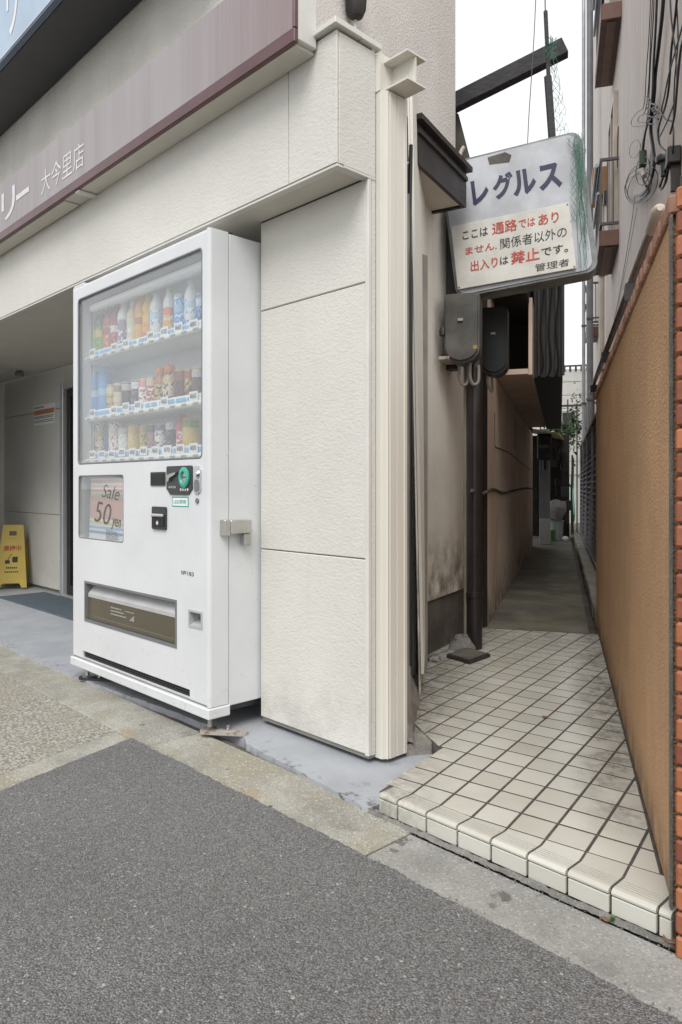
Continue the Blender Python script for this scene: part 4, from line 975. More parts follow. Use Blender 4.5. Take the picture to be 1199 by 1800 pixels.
for ri, grp, items in ROWS:
    zb = RAILS[ri]+.0065
    for (x, yt, yb, w, shape, body, lab, cap, text) in items:
        dyy = 1.578 if shape == 'tin' else DY
        p0 = onY(*z4(x, yb), dyy); p1 = onY(*z4(x, yt), dyy); h = p1.z-p0.z
        h = max(.06, p1.z-zb); pw = onY(*z4(x+w/2, yb), dyy).x-onY(*z4(x-w/2, yb), dyy).x
        r = min(max(pw*.40, .013), .034)
        nm = {'bottle': 'drink_bottle', 'can': 'drink_can', 'bottlecan': 'drink_bottle', 'tin': 'drink_tin'}[shape]
        if shape == 'tin': h = .03
        d = thing(nm, text, 'bottle' if 'bottle' in nm else 'can', (p0.x, dyy+rnd.uniform(-.004, .004), zb), grp)
        o = d.location; X, Y, Z = o.x, o.y, o.z; bm_ = dm(body, body); lm = dm(*lab)
        if shape == 'bottle':
            MB().lathe([(0, 0), (r*.9, 0), (r, .004), (r*.97, h*.06), (r, h*.1), (r*.95, h*.18)], (X, Y, Z), 16).lathe([(r*.95, h*.64), (r, h*.68), (r*.93, h*.75), (r*.6, h*.85), (r*.42, h*.9), (r*.42, h*.92)], (X, Y, Z), 16).build('body', bm_, d, smooth=True)
            MB().lathe([(r*.96, h*.18), (r*.985, h*.19), (r*.985, h*.63), (r*.96, h*.64)], (X, Y, Z), 16).build('wrap_label', lm, d, smooth=True)
            MB().lathe([(r*.46, h*.915), (r*.5, h*.92), (r*.5, h*.99), (r*.45, h), (0, h)], (X, Y, Z), 12).build('cap', dm(cap, cap), d, smooth=True)
        elif shape == 'bottlecan':
            MB().lathe([(0, 0), (r*.88, 0), (r, h*.03), (r, h*.66), (r*.8, h*.76), (r*.62, h*.8), (r*.62, h*.84)], (X, Y, Z), 16).build('body', lm, d, smooth=True)
            MB().lathe([(r*.68, h*.83), (r*.72, h*.84), (r*.72, h*.985), (r*.66, h), (0, h)], (X, Y, Z), 14).build('cap', dm(cap, cap), d, smooth=True)
        else:
            MB().lathe([(0, 0), (r*.86, 0), (r*.9, .002), (r, h*.05), (r, h*.92), (r*.9, h*.965)], (X, Y, Z), 16).build('body', lm, d, smooth=True)
            MB().lathe([(r*.9, h*.96), (r*.93, h*.975), (r*.9, h), (r*.86, h*.985), (0, h*.98)], (X, Y, Z), 14).build('lid', dm(cap, cap), d, smooth=True)

# ------------------------------------------------------------------ porch things
ws0 = onz(24, 1033, .0135)
ws = thing('floor_sign', 'yellow folding wet floor sign standing on the porch', 'floor sign', ws0)
WM = Matrix.Translation(ws0) @ Matrix.Rotation(R(58), 4, 'Z')
def sign_leaf(sgn):
    T = WM @ Matrix.Translation((0, 0, .56)) @ Matrix.Rotation(R(-12*sgn), 4, 'X') @ Matrix.Translation((0, 0, -.56))
    b_ = MB(T); out = [(-.135, 0), (-.09, 0), (-.075, .035), (.075, .035), (.09, 0), (.135, 0), (.085, .56), (-.085, .56)]
    # two side strips, a foot web and a head with a hand hole
    yy0, yy1 = -.006, .006
    b_.panel(-.045, .045, .44, .53, [(-.03, .03, .465, .505)], yy0, yy1)
    b_.prism([(-.135, 0), (-.09, 0), (-.07, .04), (.07, .04), (.09, 0), (.135, 0), (.096, .439), (-.096, .439)], -yy1, -yy0, KF)
    b_.prism([(-.096, .4392), (-.0452, .4392), (-.0452, .53), (-.088, .53)], -yy1, -yy0, KF); b_.prism([(.096, .4392), (.0452, .4392), (.0452, .53), (.088, .53)], -yy1, -yy0, KF)
    b_.prism(arcp(-.07, .545, .0175, 180, 90)+arcp(.07, .545, .0175, 90, 0)+[(.088, .5302), (-.088, .5302)], -yy1, -yy0, KF)
    return b_, T
b_, T = sign_leaf(1); lf = b_.build('front_leaf', M['yellow'], ws)
b2_, T2 = sign_leaf(-1); b2_.build('rear_leaf', M['yellow'], ws)
tf = T @ Matrix.Translation((0, -.0065, 0)) @ FRONT
letters('sign_words', '清掃中', tf, (-.075, .325, .075, .375), M['red_ink'], lf, bold=.02)
mb = MB(T); mb.box(.005, .05, -.0075, -.0062, .225, .275); mb.box(-.055, -.015, -.0075, -.0062, .215, .245); mb.prism([(-.04, .24), (-.034, .24), (.0, .30), (-.006, .30)], .0062, .0075, KF); mb.build('bucket_symbol', M['black_ink'], lf)
mb = MB(T)
for k in range(6): mb.box(-.045+k*.016, -.034+k*.016, -.0075, -.0062, .17, .185)
for k in range(7): mb.box(-.055+k*.017, -.043+k*.017, -.0075, -.0062, .135, .147)
mb.build('small_print', M['black_ink'], lf)
dm_ = [onz(14, 1050, .022), onz(133, 1066, .022), onz(133, 1044, .022), onz(70, 1043, .022)]
dmx = tag(MB().box(-6.25, -4.75, 2.12, 2.50, .0135, .024, .003).build('door_mat', M['mat']), 'blue grey mat on the porch floor before the door', 'doormat')

# ================================================================== NEIGHBOUR HOUSE on the left of the passage
nb = thing('neighbour_house', 'old house along the left of the passage, stucco corner and peach wall', 'house', tuple(AL @ Vector((-.88, 1.9, .06))))
def wallseg(name, a0, b0, a1, b1, z0, z1, mat, th=.05, parent=None):
    p, q = Vector((a0, b0)), Vector((a1, b1)); d = (q-p).normalized(); n = Vector((-d.y, d.x))*th
    return MB(AL).prism([tuple(p), tuple(q), tuple(q+n), tuple(p+n)], z0, z1).build(name, mat, parent or nb)
# ribbed sheet closing the near end of the house
S0, S1 = Vector((-.752, 1.36)), Vector((-.866, 2.06)); sdv = (S1-S0).normalized(); sn = Vector((sdv.y, -sdv.x))
pts = []; t_ = 0
while t_ < (S1-S0).length-.05:
    for dt, o in ((0, 0), (.03, 0), (.034, -.007), (.050, -.007)): pts.append(tuple(S0+sdv*(t_+dt)+sn*o))
    t_ += .056
mb = MB(AL).prism(pts+[tuple(S1-sn*.012), tuple(S0-sn*.012)], .155, 2.66)
def lean(v):
    p = ALI @ Vector(v); t = min(1, max(0, (p.y-S0.y)/(S1.y-S0.y))); k = (1-t)*max(0, p.z-.155)/2.5
    return tuple(AL @ Vector((p.x-.045*k, p.y-.03*k, p.z)))
mb.v = [lean(v) for v in mb.v]; mb.build('ribbed_end_sheet', M['trim'], nb)
mb = MB(AL).prism([tuple(S0-sn*.013), tuple(S1-sn*.013), tuple(S1-sn*.02), tuple(S0-sn*.02)], .06, 2.66); mb.v = [lean(v) for v in mb.v]; mb.build('sheet_backing', M['stucco_n'], nb)
wallseg('stucco_wall', -.875, 2.035, -.684, 2.95, .335, 2.40, M['stucco_n'])
wallseg('wall_plinth', -.884, 2.03, -.692, 2.955, .0, .334, M['plinth'])
wallseg('stucco_edge_bead', -.862, 2.085, -.8615, 2.095, .34, 2.3, M['trim'], .012)
wallseg('corner_board', -.683, 2.952, -.652, 3.02, .0, 2.42, M['bronze'])
wallseg('side_wall', -.652, 3.021, -.60, 9.35, .0, 1.683, M['peach'])
wallseg('side_wall_upper', -.66, 3.021, -.655, 3.52, 1.684, 2.42, M['peach'])
wallseg('end_wall', -.602, 9.352, -2.0, 9.36, .0, 3.2, M['shed'])
# cracks and a surface conduit on the long wall
mb = MB(AL)
cr = [onA(x, y, -.62) for x, y in ((842, 862), (858, 868), (874, 860), (890, 866), (905, 862), (925, 858), (938, 860))]
mb.tube([(-.6525+ (c.y-3.02)*.0082+.002, c.y, c.z) for c in spline(cr, 4)], .010, 6); mb.build('cracked_band', M['plinth'], nb, smooth=True)
mb = MB(AL)
for pa in (((876, 725), (877, 785), (897, 795), (930, 826)), ((907, 735), (907, 790))):
    cr = [onA(x, y, -.62) for x, y in pa]; mb.tube([(-.6525+(c.y-3.02)*.0082+.001, c.y, c.z) for c in cr], .0045, 5)
mb.build('surface_cable', M['plinth'], nb)
# canopy over the stucco corner
e0 = Vector((-.81, 1.547)); e1 = Vector((-.677, 2.10)); ed_ = (e1-e0).normalized(); en = Vector((-ed_.y, ed_.x))
def canopy(name, o0, o1, z0, z1, mat, ext=0.0):
    a, b = e0-ed_*ext, e1+ed_*ext
    return MB(AL).prism([tuple(a+en*o0), tuple(b+en*o0), tuple(b+en*o1), tuple(a+en*o1)], z0, z1).build(name, mat, nb)
canopy('canopy_fascia_board', .0, .02, 2.325, 2.50, M['bronze']); canopy('canopy_lip', -.012, .02, 2.452, 2.472, M['bronze'], .012)
canopy('canopy_roof', -.030, .22, 2.501, 2.525, M['bronze'], .03); canopy('canopy_soffit', .021, .20, 2.335, 2.345, M['soffit'], -.004)
a, b = e1, e1+ed_*.02; MB(AL).prism([tuple(a+en*.0), tuple(b+en*.0), tuple(b+en*.21), tuple(a+en*.21)], 2.325, 2.499).build('canopy_end_board', M['bronze'], nb)
# overhanging upper bay: boarded underside, dark opening, sheet metal side
ob0, ob1, oa0, oa1, oz = 3.53, 8.3, -.645, -.40, 1.69
bnd = [3.60, 3.98, 4.45, 5.0, 5.6, 6.3, 7.1, 8.3]
for i in range(len(bnd)-1): MB(AL).box(oa0-.1, oa1-.028, bnd[i]+.004, bnd[i+1]-.004, oz, oz+.016, .003).build('soffit_board', M['peach_board'], nb)
MB(AL).box(oa0-.3, oa1-.03, ob0+.08, ob1, oz+.018, oz+.03).build('bay_floor', M['gap'], nb)
MB(AL).box(oa1-.026, oa1, ob0, ob1, oz-.012, 2.20, .002).build('bay_side_board', M['peach_board'], nb)
MB(AL).box(oa0-.1, oa1-.027, ob0, ob0+.04, oz-.008, oz+.03, .003).build('bay_front_rail', M['peach_board'], nb)
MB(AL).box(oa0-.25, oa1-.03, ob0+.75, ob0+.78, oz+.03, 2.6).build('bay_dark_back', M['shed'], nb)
MB(AL).box(-.80, -.42, ob0-.25, ob0+.6, 2.17, 2.60).build('bay_lintel', M['bronze'], nb)
mb = MB(AL); pts = []
bb = ob0+.3; k_ = 0
while bb < 8.7: pts += [(-.215, bb), (-.202, bb+.04), (-.215, bb+.08)]; bb += .11
pts += [(-.398, bb), (-.398, ob0+.3)]
mb.prism(pts, 1.70, 2.72); mb.build('ribbed_side_sheet', M['bronze'], nb)
for x in (-.375, -.315, -.255, -.212): MB(AL).box(x, x+.022, ob0+.268, ob0+.296, 1.705, 2.70, .003).build('bay_batten', M['bronze'], nb)
mb = MB(AL)
for x in (-.34, -.285, -.235): mb.tube(spline([(x, ob0+.25, 2.6), (x+.01, ob0+.24, 2.3), (x-.012, ob0+.25, 2.05), (x+.006, ob0+.245, 1.8), (x-.01, ob0+.26, 1.72)], 5), .007, 6)
mb.build('bay_cable', M['cable'], nb, smooth=True)
MB(AL).box(-.90, -.19, 3.5, 8.8, 2.721, 2.75).build('bay_roof', M['bronze'], nb)
MB(AL).box(-2.4, -.67, 3.53, 9.3, 2.45, 2.70).build('upper_wall', M['bronze'], nb)
mb = MB(AL); c0 = [onB(x, y, 5.2) for x, y in ((970, 606), (981, 632), (985, 655), (980, 680), (968, 692))]; mb.tube(spline([tuple(c) for c in c0], 5), .010, 6); mb.build('gutter_hook', M['bronze'], nb, smooth=True)

# ---- wall fittings at the stucco corner
dp = thing('downpipe', 'thick dark brown downpipe running down to the tiled floor', 'downpipe', tuple(AL @ Vector((-.655, 2.33, .06))))
MB(AL).lathe([(0, .05), (.041, .05), (.041, .33), (.0445, .332), (.0445, .36), (.041, .362), (.041, 2.45), (0, 2.45)], (-.655, 2.33, 0), 18).build('pipe', M['pipe_brown'], dp, smooth=True)
MB(AL).box(-.70, -.63, 2.385, 2.40, .50, .515).build('pipe_strap', M['bronze'], dp)
mb = MB(AL); lump(mb, 0, 0.001, 0, .001, 0, 2, 2, 0); mb = MB(AL)
mb.lathe([(0, .055), (.075, .055), (.07, .085), (.05, .105), (.045, .12), (.03, .13), (0, .135)], (-.715, 2.30, 0), 13)
mb.v = [(x+rnd.uniform(-.007, .007), y+rnd.uniform(-.007, .007), z+rnd.uniform(-.006, .008)) for x, y, z in mb.v]; mb.build('cement_collar', M['mortar'], dp, smooth=True)
thin = tag(MB(AL).tube([(-.705, 2.345, .12), (-.705, 2.345, 2.3)], .010, 10).build('conduit_pipe', M['dull_pipe'], smooth=True), 'slim grey conduit pipe close beside the thick brown downpipe', 'conduit')
q0, q1, q2, q3 = [ALI @ onz(x, y, .075) for x, y in ((785, 1151), (825, 1163), (862, 1150), (820, 1138))]
gp = thing('cover_plate', 'dark metal cover plate on the tiles at the foot of the downpipe', 'cover plate', tuple(AL @ Vector((q0.x, q0.y, .06))))
MB(AL).prism([(q.x, q.y) for q in (q0, q1, q2, q3)], .0615, .077).build('plate', M['bronze'], gp)
mb = MB(AL); cc_ = (q0+q2)/2; mb.prism([tuple((cc_+(q-cc_)*.86).xy) for q in (q0, q1, q2, q3)], .0772, .081); mb.build('plate_rim', M['plinth'], gp)
c = ALI @ onz(763, 1160, .065); mb = MB(AL)
mb.lathe([(0, 0), (.03, 0), (.035, .012), (.02, .026), (0, .03)], (c.x, c.y, .061), 9); mb.v = [(x+rnd.uniform(-.008, .008), y+rnd.uniform(-.008, .008), z+rnd.uniform(-.001, .008)) for x, y, z in mb.v]
tag(mb.build('cement_lump', M['galv']), 'crumpled grey lump on the tiles against the dark plinth', 'debris')
def meter(name, label, px0, px1, py0, py1, b, mat, dth):
    p = onB(px0, py1, b); q = onB(px1, py0, b); x0, x1, z0, z1 = p.x, q.x, p.z, q.z
    t = thing(name, label, 'electric meter', tuple(AL @ Vector(((x0+x1)/2, b, z0))))
    r = (x1-x0)*.42
    KB = AL @ Matrix(((1, 0, 0, 0), (0, 0, 1, 0), (0, 1, 0, 0), (0, 0, 0, 1)))
    rp = [(x0+.012, z1), (x0, z1-.012), (x0, z0+r)]+[((x0+x1)/2+(x1-x0)/2*math.cos(R(a)), z0+r+r*math.sin(R(a))) for a in range(195, 346, 15)]+[(x1, z0+r), (x1, z1-.012), (x1-.012, z1)]
    MB(KB).prism(rp, b, b+dth).build('casing', mat, t, smooth=False)
    cx_, cz_ = (x0+x1)/2, (z0+z1)/2; rp2 = [(cx_+(x-cx_)*.9, cz_+(z-cz_)*.92) for x, z in rp]
    MB(KB).prism(rp2, b-.022, b-.0005).build('cover', mat, t)
    MB(AL).box(cx_-.018, cx_+.010, b-.034, b-.0225, cz_+.03, cz_+.045, .002).build('catch', M['galv'], t)
    return t, x0, x1, z0, z1
m1, x0, x1, z0, z1 = meter('electric_meter', 'grey rounded meter box right of the stucco, nearer of two', 781, 843, 513, 640, 2.18, M['meter'], .12)
MB(AL).lathe([(0, -.008), (.012, -.008), (.012, .002), (0, .002)], (0, 0, 0), 10, Matrix.Translation((x1-.02, 2.158, z0+.075)) @ Matrix.Rotation(R(90), 4, 'X')).build('seal', M['brass'], m1)
mb = MB(AL)
for dx in (-.02, .035): mb.tube(spline([(x0+.09+dx, 2.24, z0+.01), (x0+.09+dx, 2.24, z0-.06), (x0+.105+dx, 2.25, z0-.10), (x0+.13+dx, 2.26, z0-.085), (x0+.13+dx, 2.27, z0)], 5), .009, 7)
mb.build('cable_loop', M['dull_pipe'], m1, smooth=True)
MB(AL).box(x0-.025, x0+.03, 2.15, 2.33, z0+.02, z0+.036).build('bracket', M['rusty'], m1)
mb = MB(AL); mb.lathe([(0, -.02), (.016, -.015), (.018, .012), (.008, .03), (0, .032)], (x0-.008, 2.17, z0+.16), 8); mb.build('side_screw', M['bronze'], m1, smooth=True)
m2, x0, x1, z0, z1 = meter('electric_meter', 'black narrower meter box deeper in the passage', 846, 892, 538, 660, 2.75, M['darkmeter'], .14)
mb = MB(AL); mb.tube(spline([(x0+.03, 2.80, z0+.02), (x0+.035, 2.80, z0-.05), (x0+.06, 2.80, z0-.09), (x0+.055, 2.82, z0)], 5), .008, 6); mb.build('cable_loop', M['dull_pipe'], m2, smooth=True)
dbx = thing('dark_post', 'dark brown square post between the canopy end and the meter', 'post', tuple(AL @ Vector((-.75, 2.35, 1.9))))
p = onB(778, 500, 2.35); q = onB(803, 365, 2.35); MB(AL).box(p.x, q.x, 2.35, 2.43, 1.55, 2.49, .003).build('post_body', M['bronze'], dbx)
p2 = onB(768, 490, 2.33); MB(AL).box(p2.x, p.x-.004, 2.33, 2.40, p2.z+.06, 2.31, .002).build('post_board', M['peach_board'], dbx)

# ================================================================== HANGING SIGN AND NOTICE
SGN = AL @ Matrix.Translation((-.414, 2.249, 2.301)) @ Matrix.Rotation(R(-7), 4, 'Y')       # x along the sign, y into the passage, z up
sg = thing('hanging_sign', 'old white box sign with navy katakana lettering, hung askew', 'sign', tuple(SGN @ Vector((0, 0, 0))))
def sbox(poly, y0, y1): return MB(SGN @ Matrix(((1, 0, 0, 0), (0, 0, 1, 0), (0, 1, 0, 0), (0, 0, 0, 1)))).prism(poly, y0, y1)
sx0, sx1, sz0, sz1 = -.372, .338, -.352, .362
sbox(rrect(sx0, sx1, sz0, sz1, .055, 7), .002, .155).build('casing', M['signedge'], sg, smooth=True)
face = sbox(rrect(sx0+.012, sx1-.026, sz0+.012, sz1-.012, .045, 7), -.004, .0015).build('face_panel', M['signface'], sg)
sface = SGN @ Matrix.Translation((0, -.0045, 0)) @ FRONT
def spt(px, py):
    p = SGN.inverted() @ onpl(px, py, SGN @ Vector((0, 0, 0)), SGN.to_3x3() @ Vector((0, 1, 0))); return (p.x, p.z)
z3 = lambda x, y: (750+x/2.67, y/2.67)
for ch, (ax, ay, bx, by) in zip('レグルス', ((218, 960, 285, 845), (318, 945, 400, 800), (410, 925, 505, 785), (532, 900, 624, 760))):
    p = spt(*z3(ax, ay)); q = spt(*z3(bx, by))
    mid = (p[1]+q[1])/2; hgt = max(.13, q[1]-p[1]-.01)
    letters('sign_letter', ch, sface, (p[0], mid-hgt/2, q[0], mid+hgt/2), M['navy_ink'], sg, bold=.042)
p = spt(*z3(295, 775)); mb = MB(SGN); mb.add([(p[0], -.0048, p[1]), (p[0]+.10, -.0048, p[1]-.012), (p[0]+.115, -.0048, p[1]+.022), (p[0]+.085, -.0048, p[1]+.045), (p[0]-.005, -.0048, p[1]+.04)], [(0, 1, 2, 3, 4)]); mb.build('broken_patch', M['plinth'], sg)
MB(SGN).box(-.36, .26, .157, .19, -.30, -.26).build('hanger_bar', M['galv'], sg)
nt2 = thing('notice_board', 'white board with hand painted red and black warning, fixed on the box sign', 'notice', tuple(SGN @ Vector((-.055, -.03, -.16))))
nx0, nx1, nz0, nz1 = -.352, .240, -.322, .012
NBM = SGN @ Matrix.Rotation(R(1.0), 4, 'Y')
MB(NBM).box(nx0, nx1, -.022, -.012, nz0, nz1, .002).build('board', M['notice'], nt2)
nf = NBM @ Matrix.Translation((0, -.0225, 0)) @ FRONT
def ntext(t, u0, u1, v0, v1, mat, bold=.012):
    w, h = nx1-nx0, nz1-nz0; letters('painted_words', t, nf, (nx0+w*u0, nz1-h*v1, nx0+w*u1, nz1-h*v0), M[mat], nt2, bold=bold, slant=.08)
ntext('ここは', .09, .31, .115, .25, 'black_ink'); ntext('通路', .345, .56, .08, .265, 'red_ink', .014); ntext('では', .575, .71, .115, .245, 'red_ink'); ntext('あり', .735, .905, .10, .265, 'red_ink', .018)
ntext('ません.', .10, .37, .375, .49, 'red_ink'); ntext('関係者以外の', .40, .955, .345, .51, 'black_ink', .0)
ntext('出入り', .13, .365, .60, .765, 'red_ink', .016); ntext('は', .385, .455, .625, .745, 'black_ink'); ntext('禁止', .475, .715, .58, .775, 'red_ink', .018); ntext('です。', .735, .95, .605, .735, 'black_ink')
ntext('管理者', .67, .95, .83, .945, 'black_ink', .0)
for u, v in ((.015, .03), (.985, .03), (.985, .97), (.015, .97)):
    MB(NBM).lathe([(0, 0), (.005, 0), (.004, .002), (0, .0025)], (0, 0, 0), 8, Matrix.Translation((nx0+(nx1-nx0)*u, -.0222, nz1-(nz1-nz0)*v)) @ Matrix.Rotation(R(90), 4, 'X')).build('nail', M['rusty'], nt2)
# pole, net and wires above the sign
pl_ = thing('sign_pole', 'dark pole rising above the box sign, thinner towards its top', 'pole', tuple(AL @ Vector((-.262, 2.33, 2.6))))
def B_(x, y, b): return tuple(onB(x, y, b))
MB(AL).tube([B_(971, 250, 2.36), B_(963, 135, 2.36)], .020, 8).build('lower_pole', M['timber'], pl_, smooth=True)
MB(AL).tube([B_(965, 150, 2.36), B_(959, 20, 2.36)], .011, 8).build('upper_pole', M['timber'], pl_, smooth=True)
MB(AL).tube([B_(959, 40, 2.36), B_(957, -60, 2.36)], .0035, 6).build('tip', M['wire'], pl_)
net = MB(AL); rn = random.Random(5)
def strand(pts, r=.0011): net.tube(pts, r, 4)
for k in range(15):                                            # draped down the sign's right end
    x0_, x1_ = rn.uniform(1008, 1028), rn.uniform(1016, 1033); y0_, y1_ = rn.uniform(232, 262), rn.uniform(380, 485)
    pts = [(x0_+(x1_-x0_)*t/7+rn.uniform(-5, 5), y0_+(y1_-y0_)*t/7) for t in range(8)]; strand([B_(x, y, 2.228-.004*math.sin(t)) for t, (x, y) in enumerate(pts)], .0010)
def mesh_net(f, nu, nv, r):
    P = [[f(u/nu, v/nv) for v in range(nv+1)] for u in range(nu+1)]
    for u in range(nu):
        for v in range(nv):
            if rn.random() < .9: strand([P[u][v], P[u+1][v+1]] if (u+v) % 2 == 0 else [P[u+1][v], P[u][v+1]], r)
            if rn.random() < .6: strand([P[u+1][v], P[u+1][v+1]], r*.8)
j = lambda a: rn.uniform(-a, a)
mesh_net(lambda u, v: B_(1003+26*u+j(2)-6*(v < .1), 240+150*v+6*u*0+j(3), 2.225-.02*u+j(.004)), 6, 22, .0010)
mesh_net(lambda u, v: B_(965+22*u*(.3+v)+j(2.5)+8*v, 62+186*v+j(4), 2.36+j(.01)), 4, 24, .0010)
mesh_net(lambda u, v: B_(957+22*u+j(2.5), 66+38*v+j(2), 2.345+j(.01)), 6, 8, .0011)
mesh_net(lambda u, v: B_(840+150*u+j(3), 492+24*v-28*u*.4+j(2), 2.40+j(.01)), 18, 4, .0009)
tag(net.build('bird_net', M['net']), 'tattered green net draped over the box sign and pole', 'net')
wr = tag(MB(AL).tube(spline([B_(943, -30, 2.5), B_(939, 60, 2.5), B_(934, 140, 2.5), B_(930, 200, 2.5), B_(927, 262, 2.45)], 5), .0024, 5).build('hanging_wire', M['wire']), 'thin wire hanging from above down to the box sign', 'wire')
tb = thing('timber_beam', 'weathered dark timber beam jutting over the passage against the sky', 'beam', tuple(AL @ Vector((-.9, 3.0, 3.4))))
ta = Vector(B_(770, 190, 3.2)); tbb = Vector(B_(994, 77, 3.2)); dv = (tbb-ta).normalized(); up_ = Vector((-dv.z, 0, dv.x))*.050
q = []
for p in (ta-up_*.95, tbb-up_, tbb+up_+dv*-.006, ta+up_): q.append((p.x, p.z))
MB(AL @ Matrix(((1, 0, 0, 0), (0, 0, 1, 0), (0, 1, 0, 0), (0, 0, 0, 1)))).prism(q, 3.2, 3.28).build('beam_plank', M['timber'], tb)
rf_ = thing('roof_corner', 'small dark roof corner behind the stucco wall edge', 'roof', tuple(AL @ Vector((-.9, 3.3, 2.7))))
q = [B_(790, 195, 3.3), B_(806, 200, 3.3), B_(828, 285, 3.3), B_(790, 300, 3.3)]; MB(AL @ Matrix(((1, 0, 0, 0), (0, 0, 1, 0), (0, 1, 0, 0), (0, 0, 0, 1)))).prism([(p[0], p[2]) for p in q], 3.3, 3.36).build('roof_edge', M['plinth'], rf_)
mb = MB(AL); mb.tube(spline([B_(808, 285, 2.2), B_(809, 272, 2.2), B_(812, 264, 2.2), B_(816, 258, 2.2)], 5), .010, 8); tag(mb.build('pipe_end', M['cream_pipe'], smooth=True), 'short bent cream pipe end poking above the dark canopy', 'pipe')

# ================================================================== BROWN BOUNDARY WALL with brick coping and brick end
bw = thing('boundary_wall', 'brown stucco boundary wall with orange brick end and brick coping', 'wall', tuple(AL @ Vector((.06, 0, 0))))
WH = 1.472
MB(AL).box(.0, .11, .03, 3.33, -.02, WH).build('stucco_face', M['brownwall'], bw)
MB(AL).box(-.006, -.0005, .012, .03, .03, WH).build('edge_bead', M['mortar'], bw)
MB(AL).box(.004, .106, .02, 3.325, WH+.0005, WH+.037).build('coping_mortar', M['brick_joint'], bw)
bme = None
b = .0; pitch = .0735
def shared(name, me, loc, rot, parent):
    o = link(name, me, parent); o.location = Vector(loc)-ORG.get(parent.name, Vector()); o.rotation_euler = rot; return o
cop = MB().box(-.062, .066, -.0325, .0325, -.0195, .0195, .004).build('coping_brick', M['coping'], bw); cme = cop.data
for v in cme.vertices: v.co += ORG[bw.name]
bpy.data.objects.remove(cop)
k = 0
while b < 3.30:
    loc = AL @ Vector((.052+rnd.uniform(-.002, .002), b+.045, WH+.021)); shared('coping_brick', cme, loc, (0, 0, R(29.6)), bw); b += pitch; k += 1
# brick end pier, facing the street
MB().box(-.577, .44, 1.470, 1.74, -.02, 1.525).build('pier_core', M['brick_joint'], bw)
bb_ = MB().box(-.1035, .1035, -.025, .025, -.0215, .0215, .005).build('brick', M['brick'], bw); bme = bb_.data
for v in bme.vertices: v.co += ORG[bw.name]
bpy.data.objects.remove(bb_)
hb_ = MB().box(-.0505, .0505, -.025, .025, -.0215, .0215, .005).build('brick', M['brick'], bw); hme = hb_.data
for v in hme.vertices: v.co += ORG[bw.name]
bpy.data.objects.remove(hb_)
zc = .02
row = 0
while zc < 1.52:
    xb = -.584
    if row % 2: shared('brick', hme, (xb+.0505, 1.488+rnd.uniform(-.0015, .0015), zc), (0, 0, rnd.gauss(0, .006)), bw); xb += .106
    while xb < .3: shared('brick', bme, (xb+.1035, 1.488+rnd.uniform(-.0015, .0015), zc), (0, 0, rnd.gauss(0, .004)), bw); xb += .212
    zc += .0472; row += 1
# handrail along the wall
hr = thing('wall_handrail', 'brown pipe handrail on brackets along the top of the brown wall', 'handrail', tuple(AL @ Vector((.1, .5, 1.5))))
def A_(x, y, a): return tuple(onA(x, y, a))
h0, h1 = onA(1172, 372, .12), onA(1036, 712, .12); hz = (h0.z*.5+onA(1075, 600, .12).z*.5)
hb0 = onA(1172, 372, .12).y; h1b = 7.2
r0, r1 = onA(1152, 388, .12), onA(1038, 690, .12); rdir = (r1-r0).normalized()
MB(AL).tube([tuple(r0), tuple((r0+r1)/2), tuple(r1)], .021, 12).build('rail', M['handrail'], hr, smooth=True)
MB(AL).tube([tuple(r0+rdir*t) for t in (-.14, -.12, -.08, .0, .10, .13)], [.010, .022, .027, .027, .025, .018], 12).build('rail_sleeve', M['cream_pipe'], hr, smooth=True)
for px, py in ((1112, 470), (1066, 605), (1044, 690)):
    q = onA(px, py, .12); zr = r0.z+(r1.z-r0.z)*(q.y-r0.y)/(r1.y-r0.y)
    bk = MB(AL).prism([(q.y-.05, zr-.02), (q.y+.06, zr-.02), (q.y+.03, zr-.09), (q.y+.01, zr-.09)], .085, .155, Matrix(((0, 0, 1, 0), (1, 0, 0, 0), (0, 1, 0, 0), (0, 0, 0, 1)))).build('bracket', M['mgrey'], hr)
    MB(AL).box(.110, .128, q.y+.01, q.y+.03, WH, zr-.091).build('bracket_stem', M['mgrey'], bk)

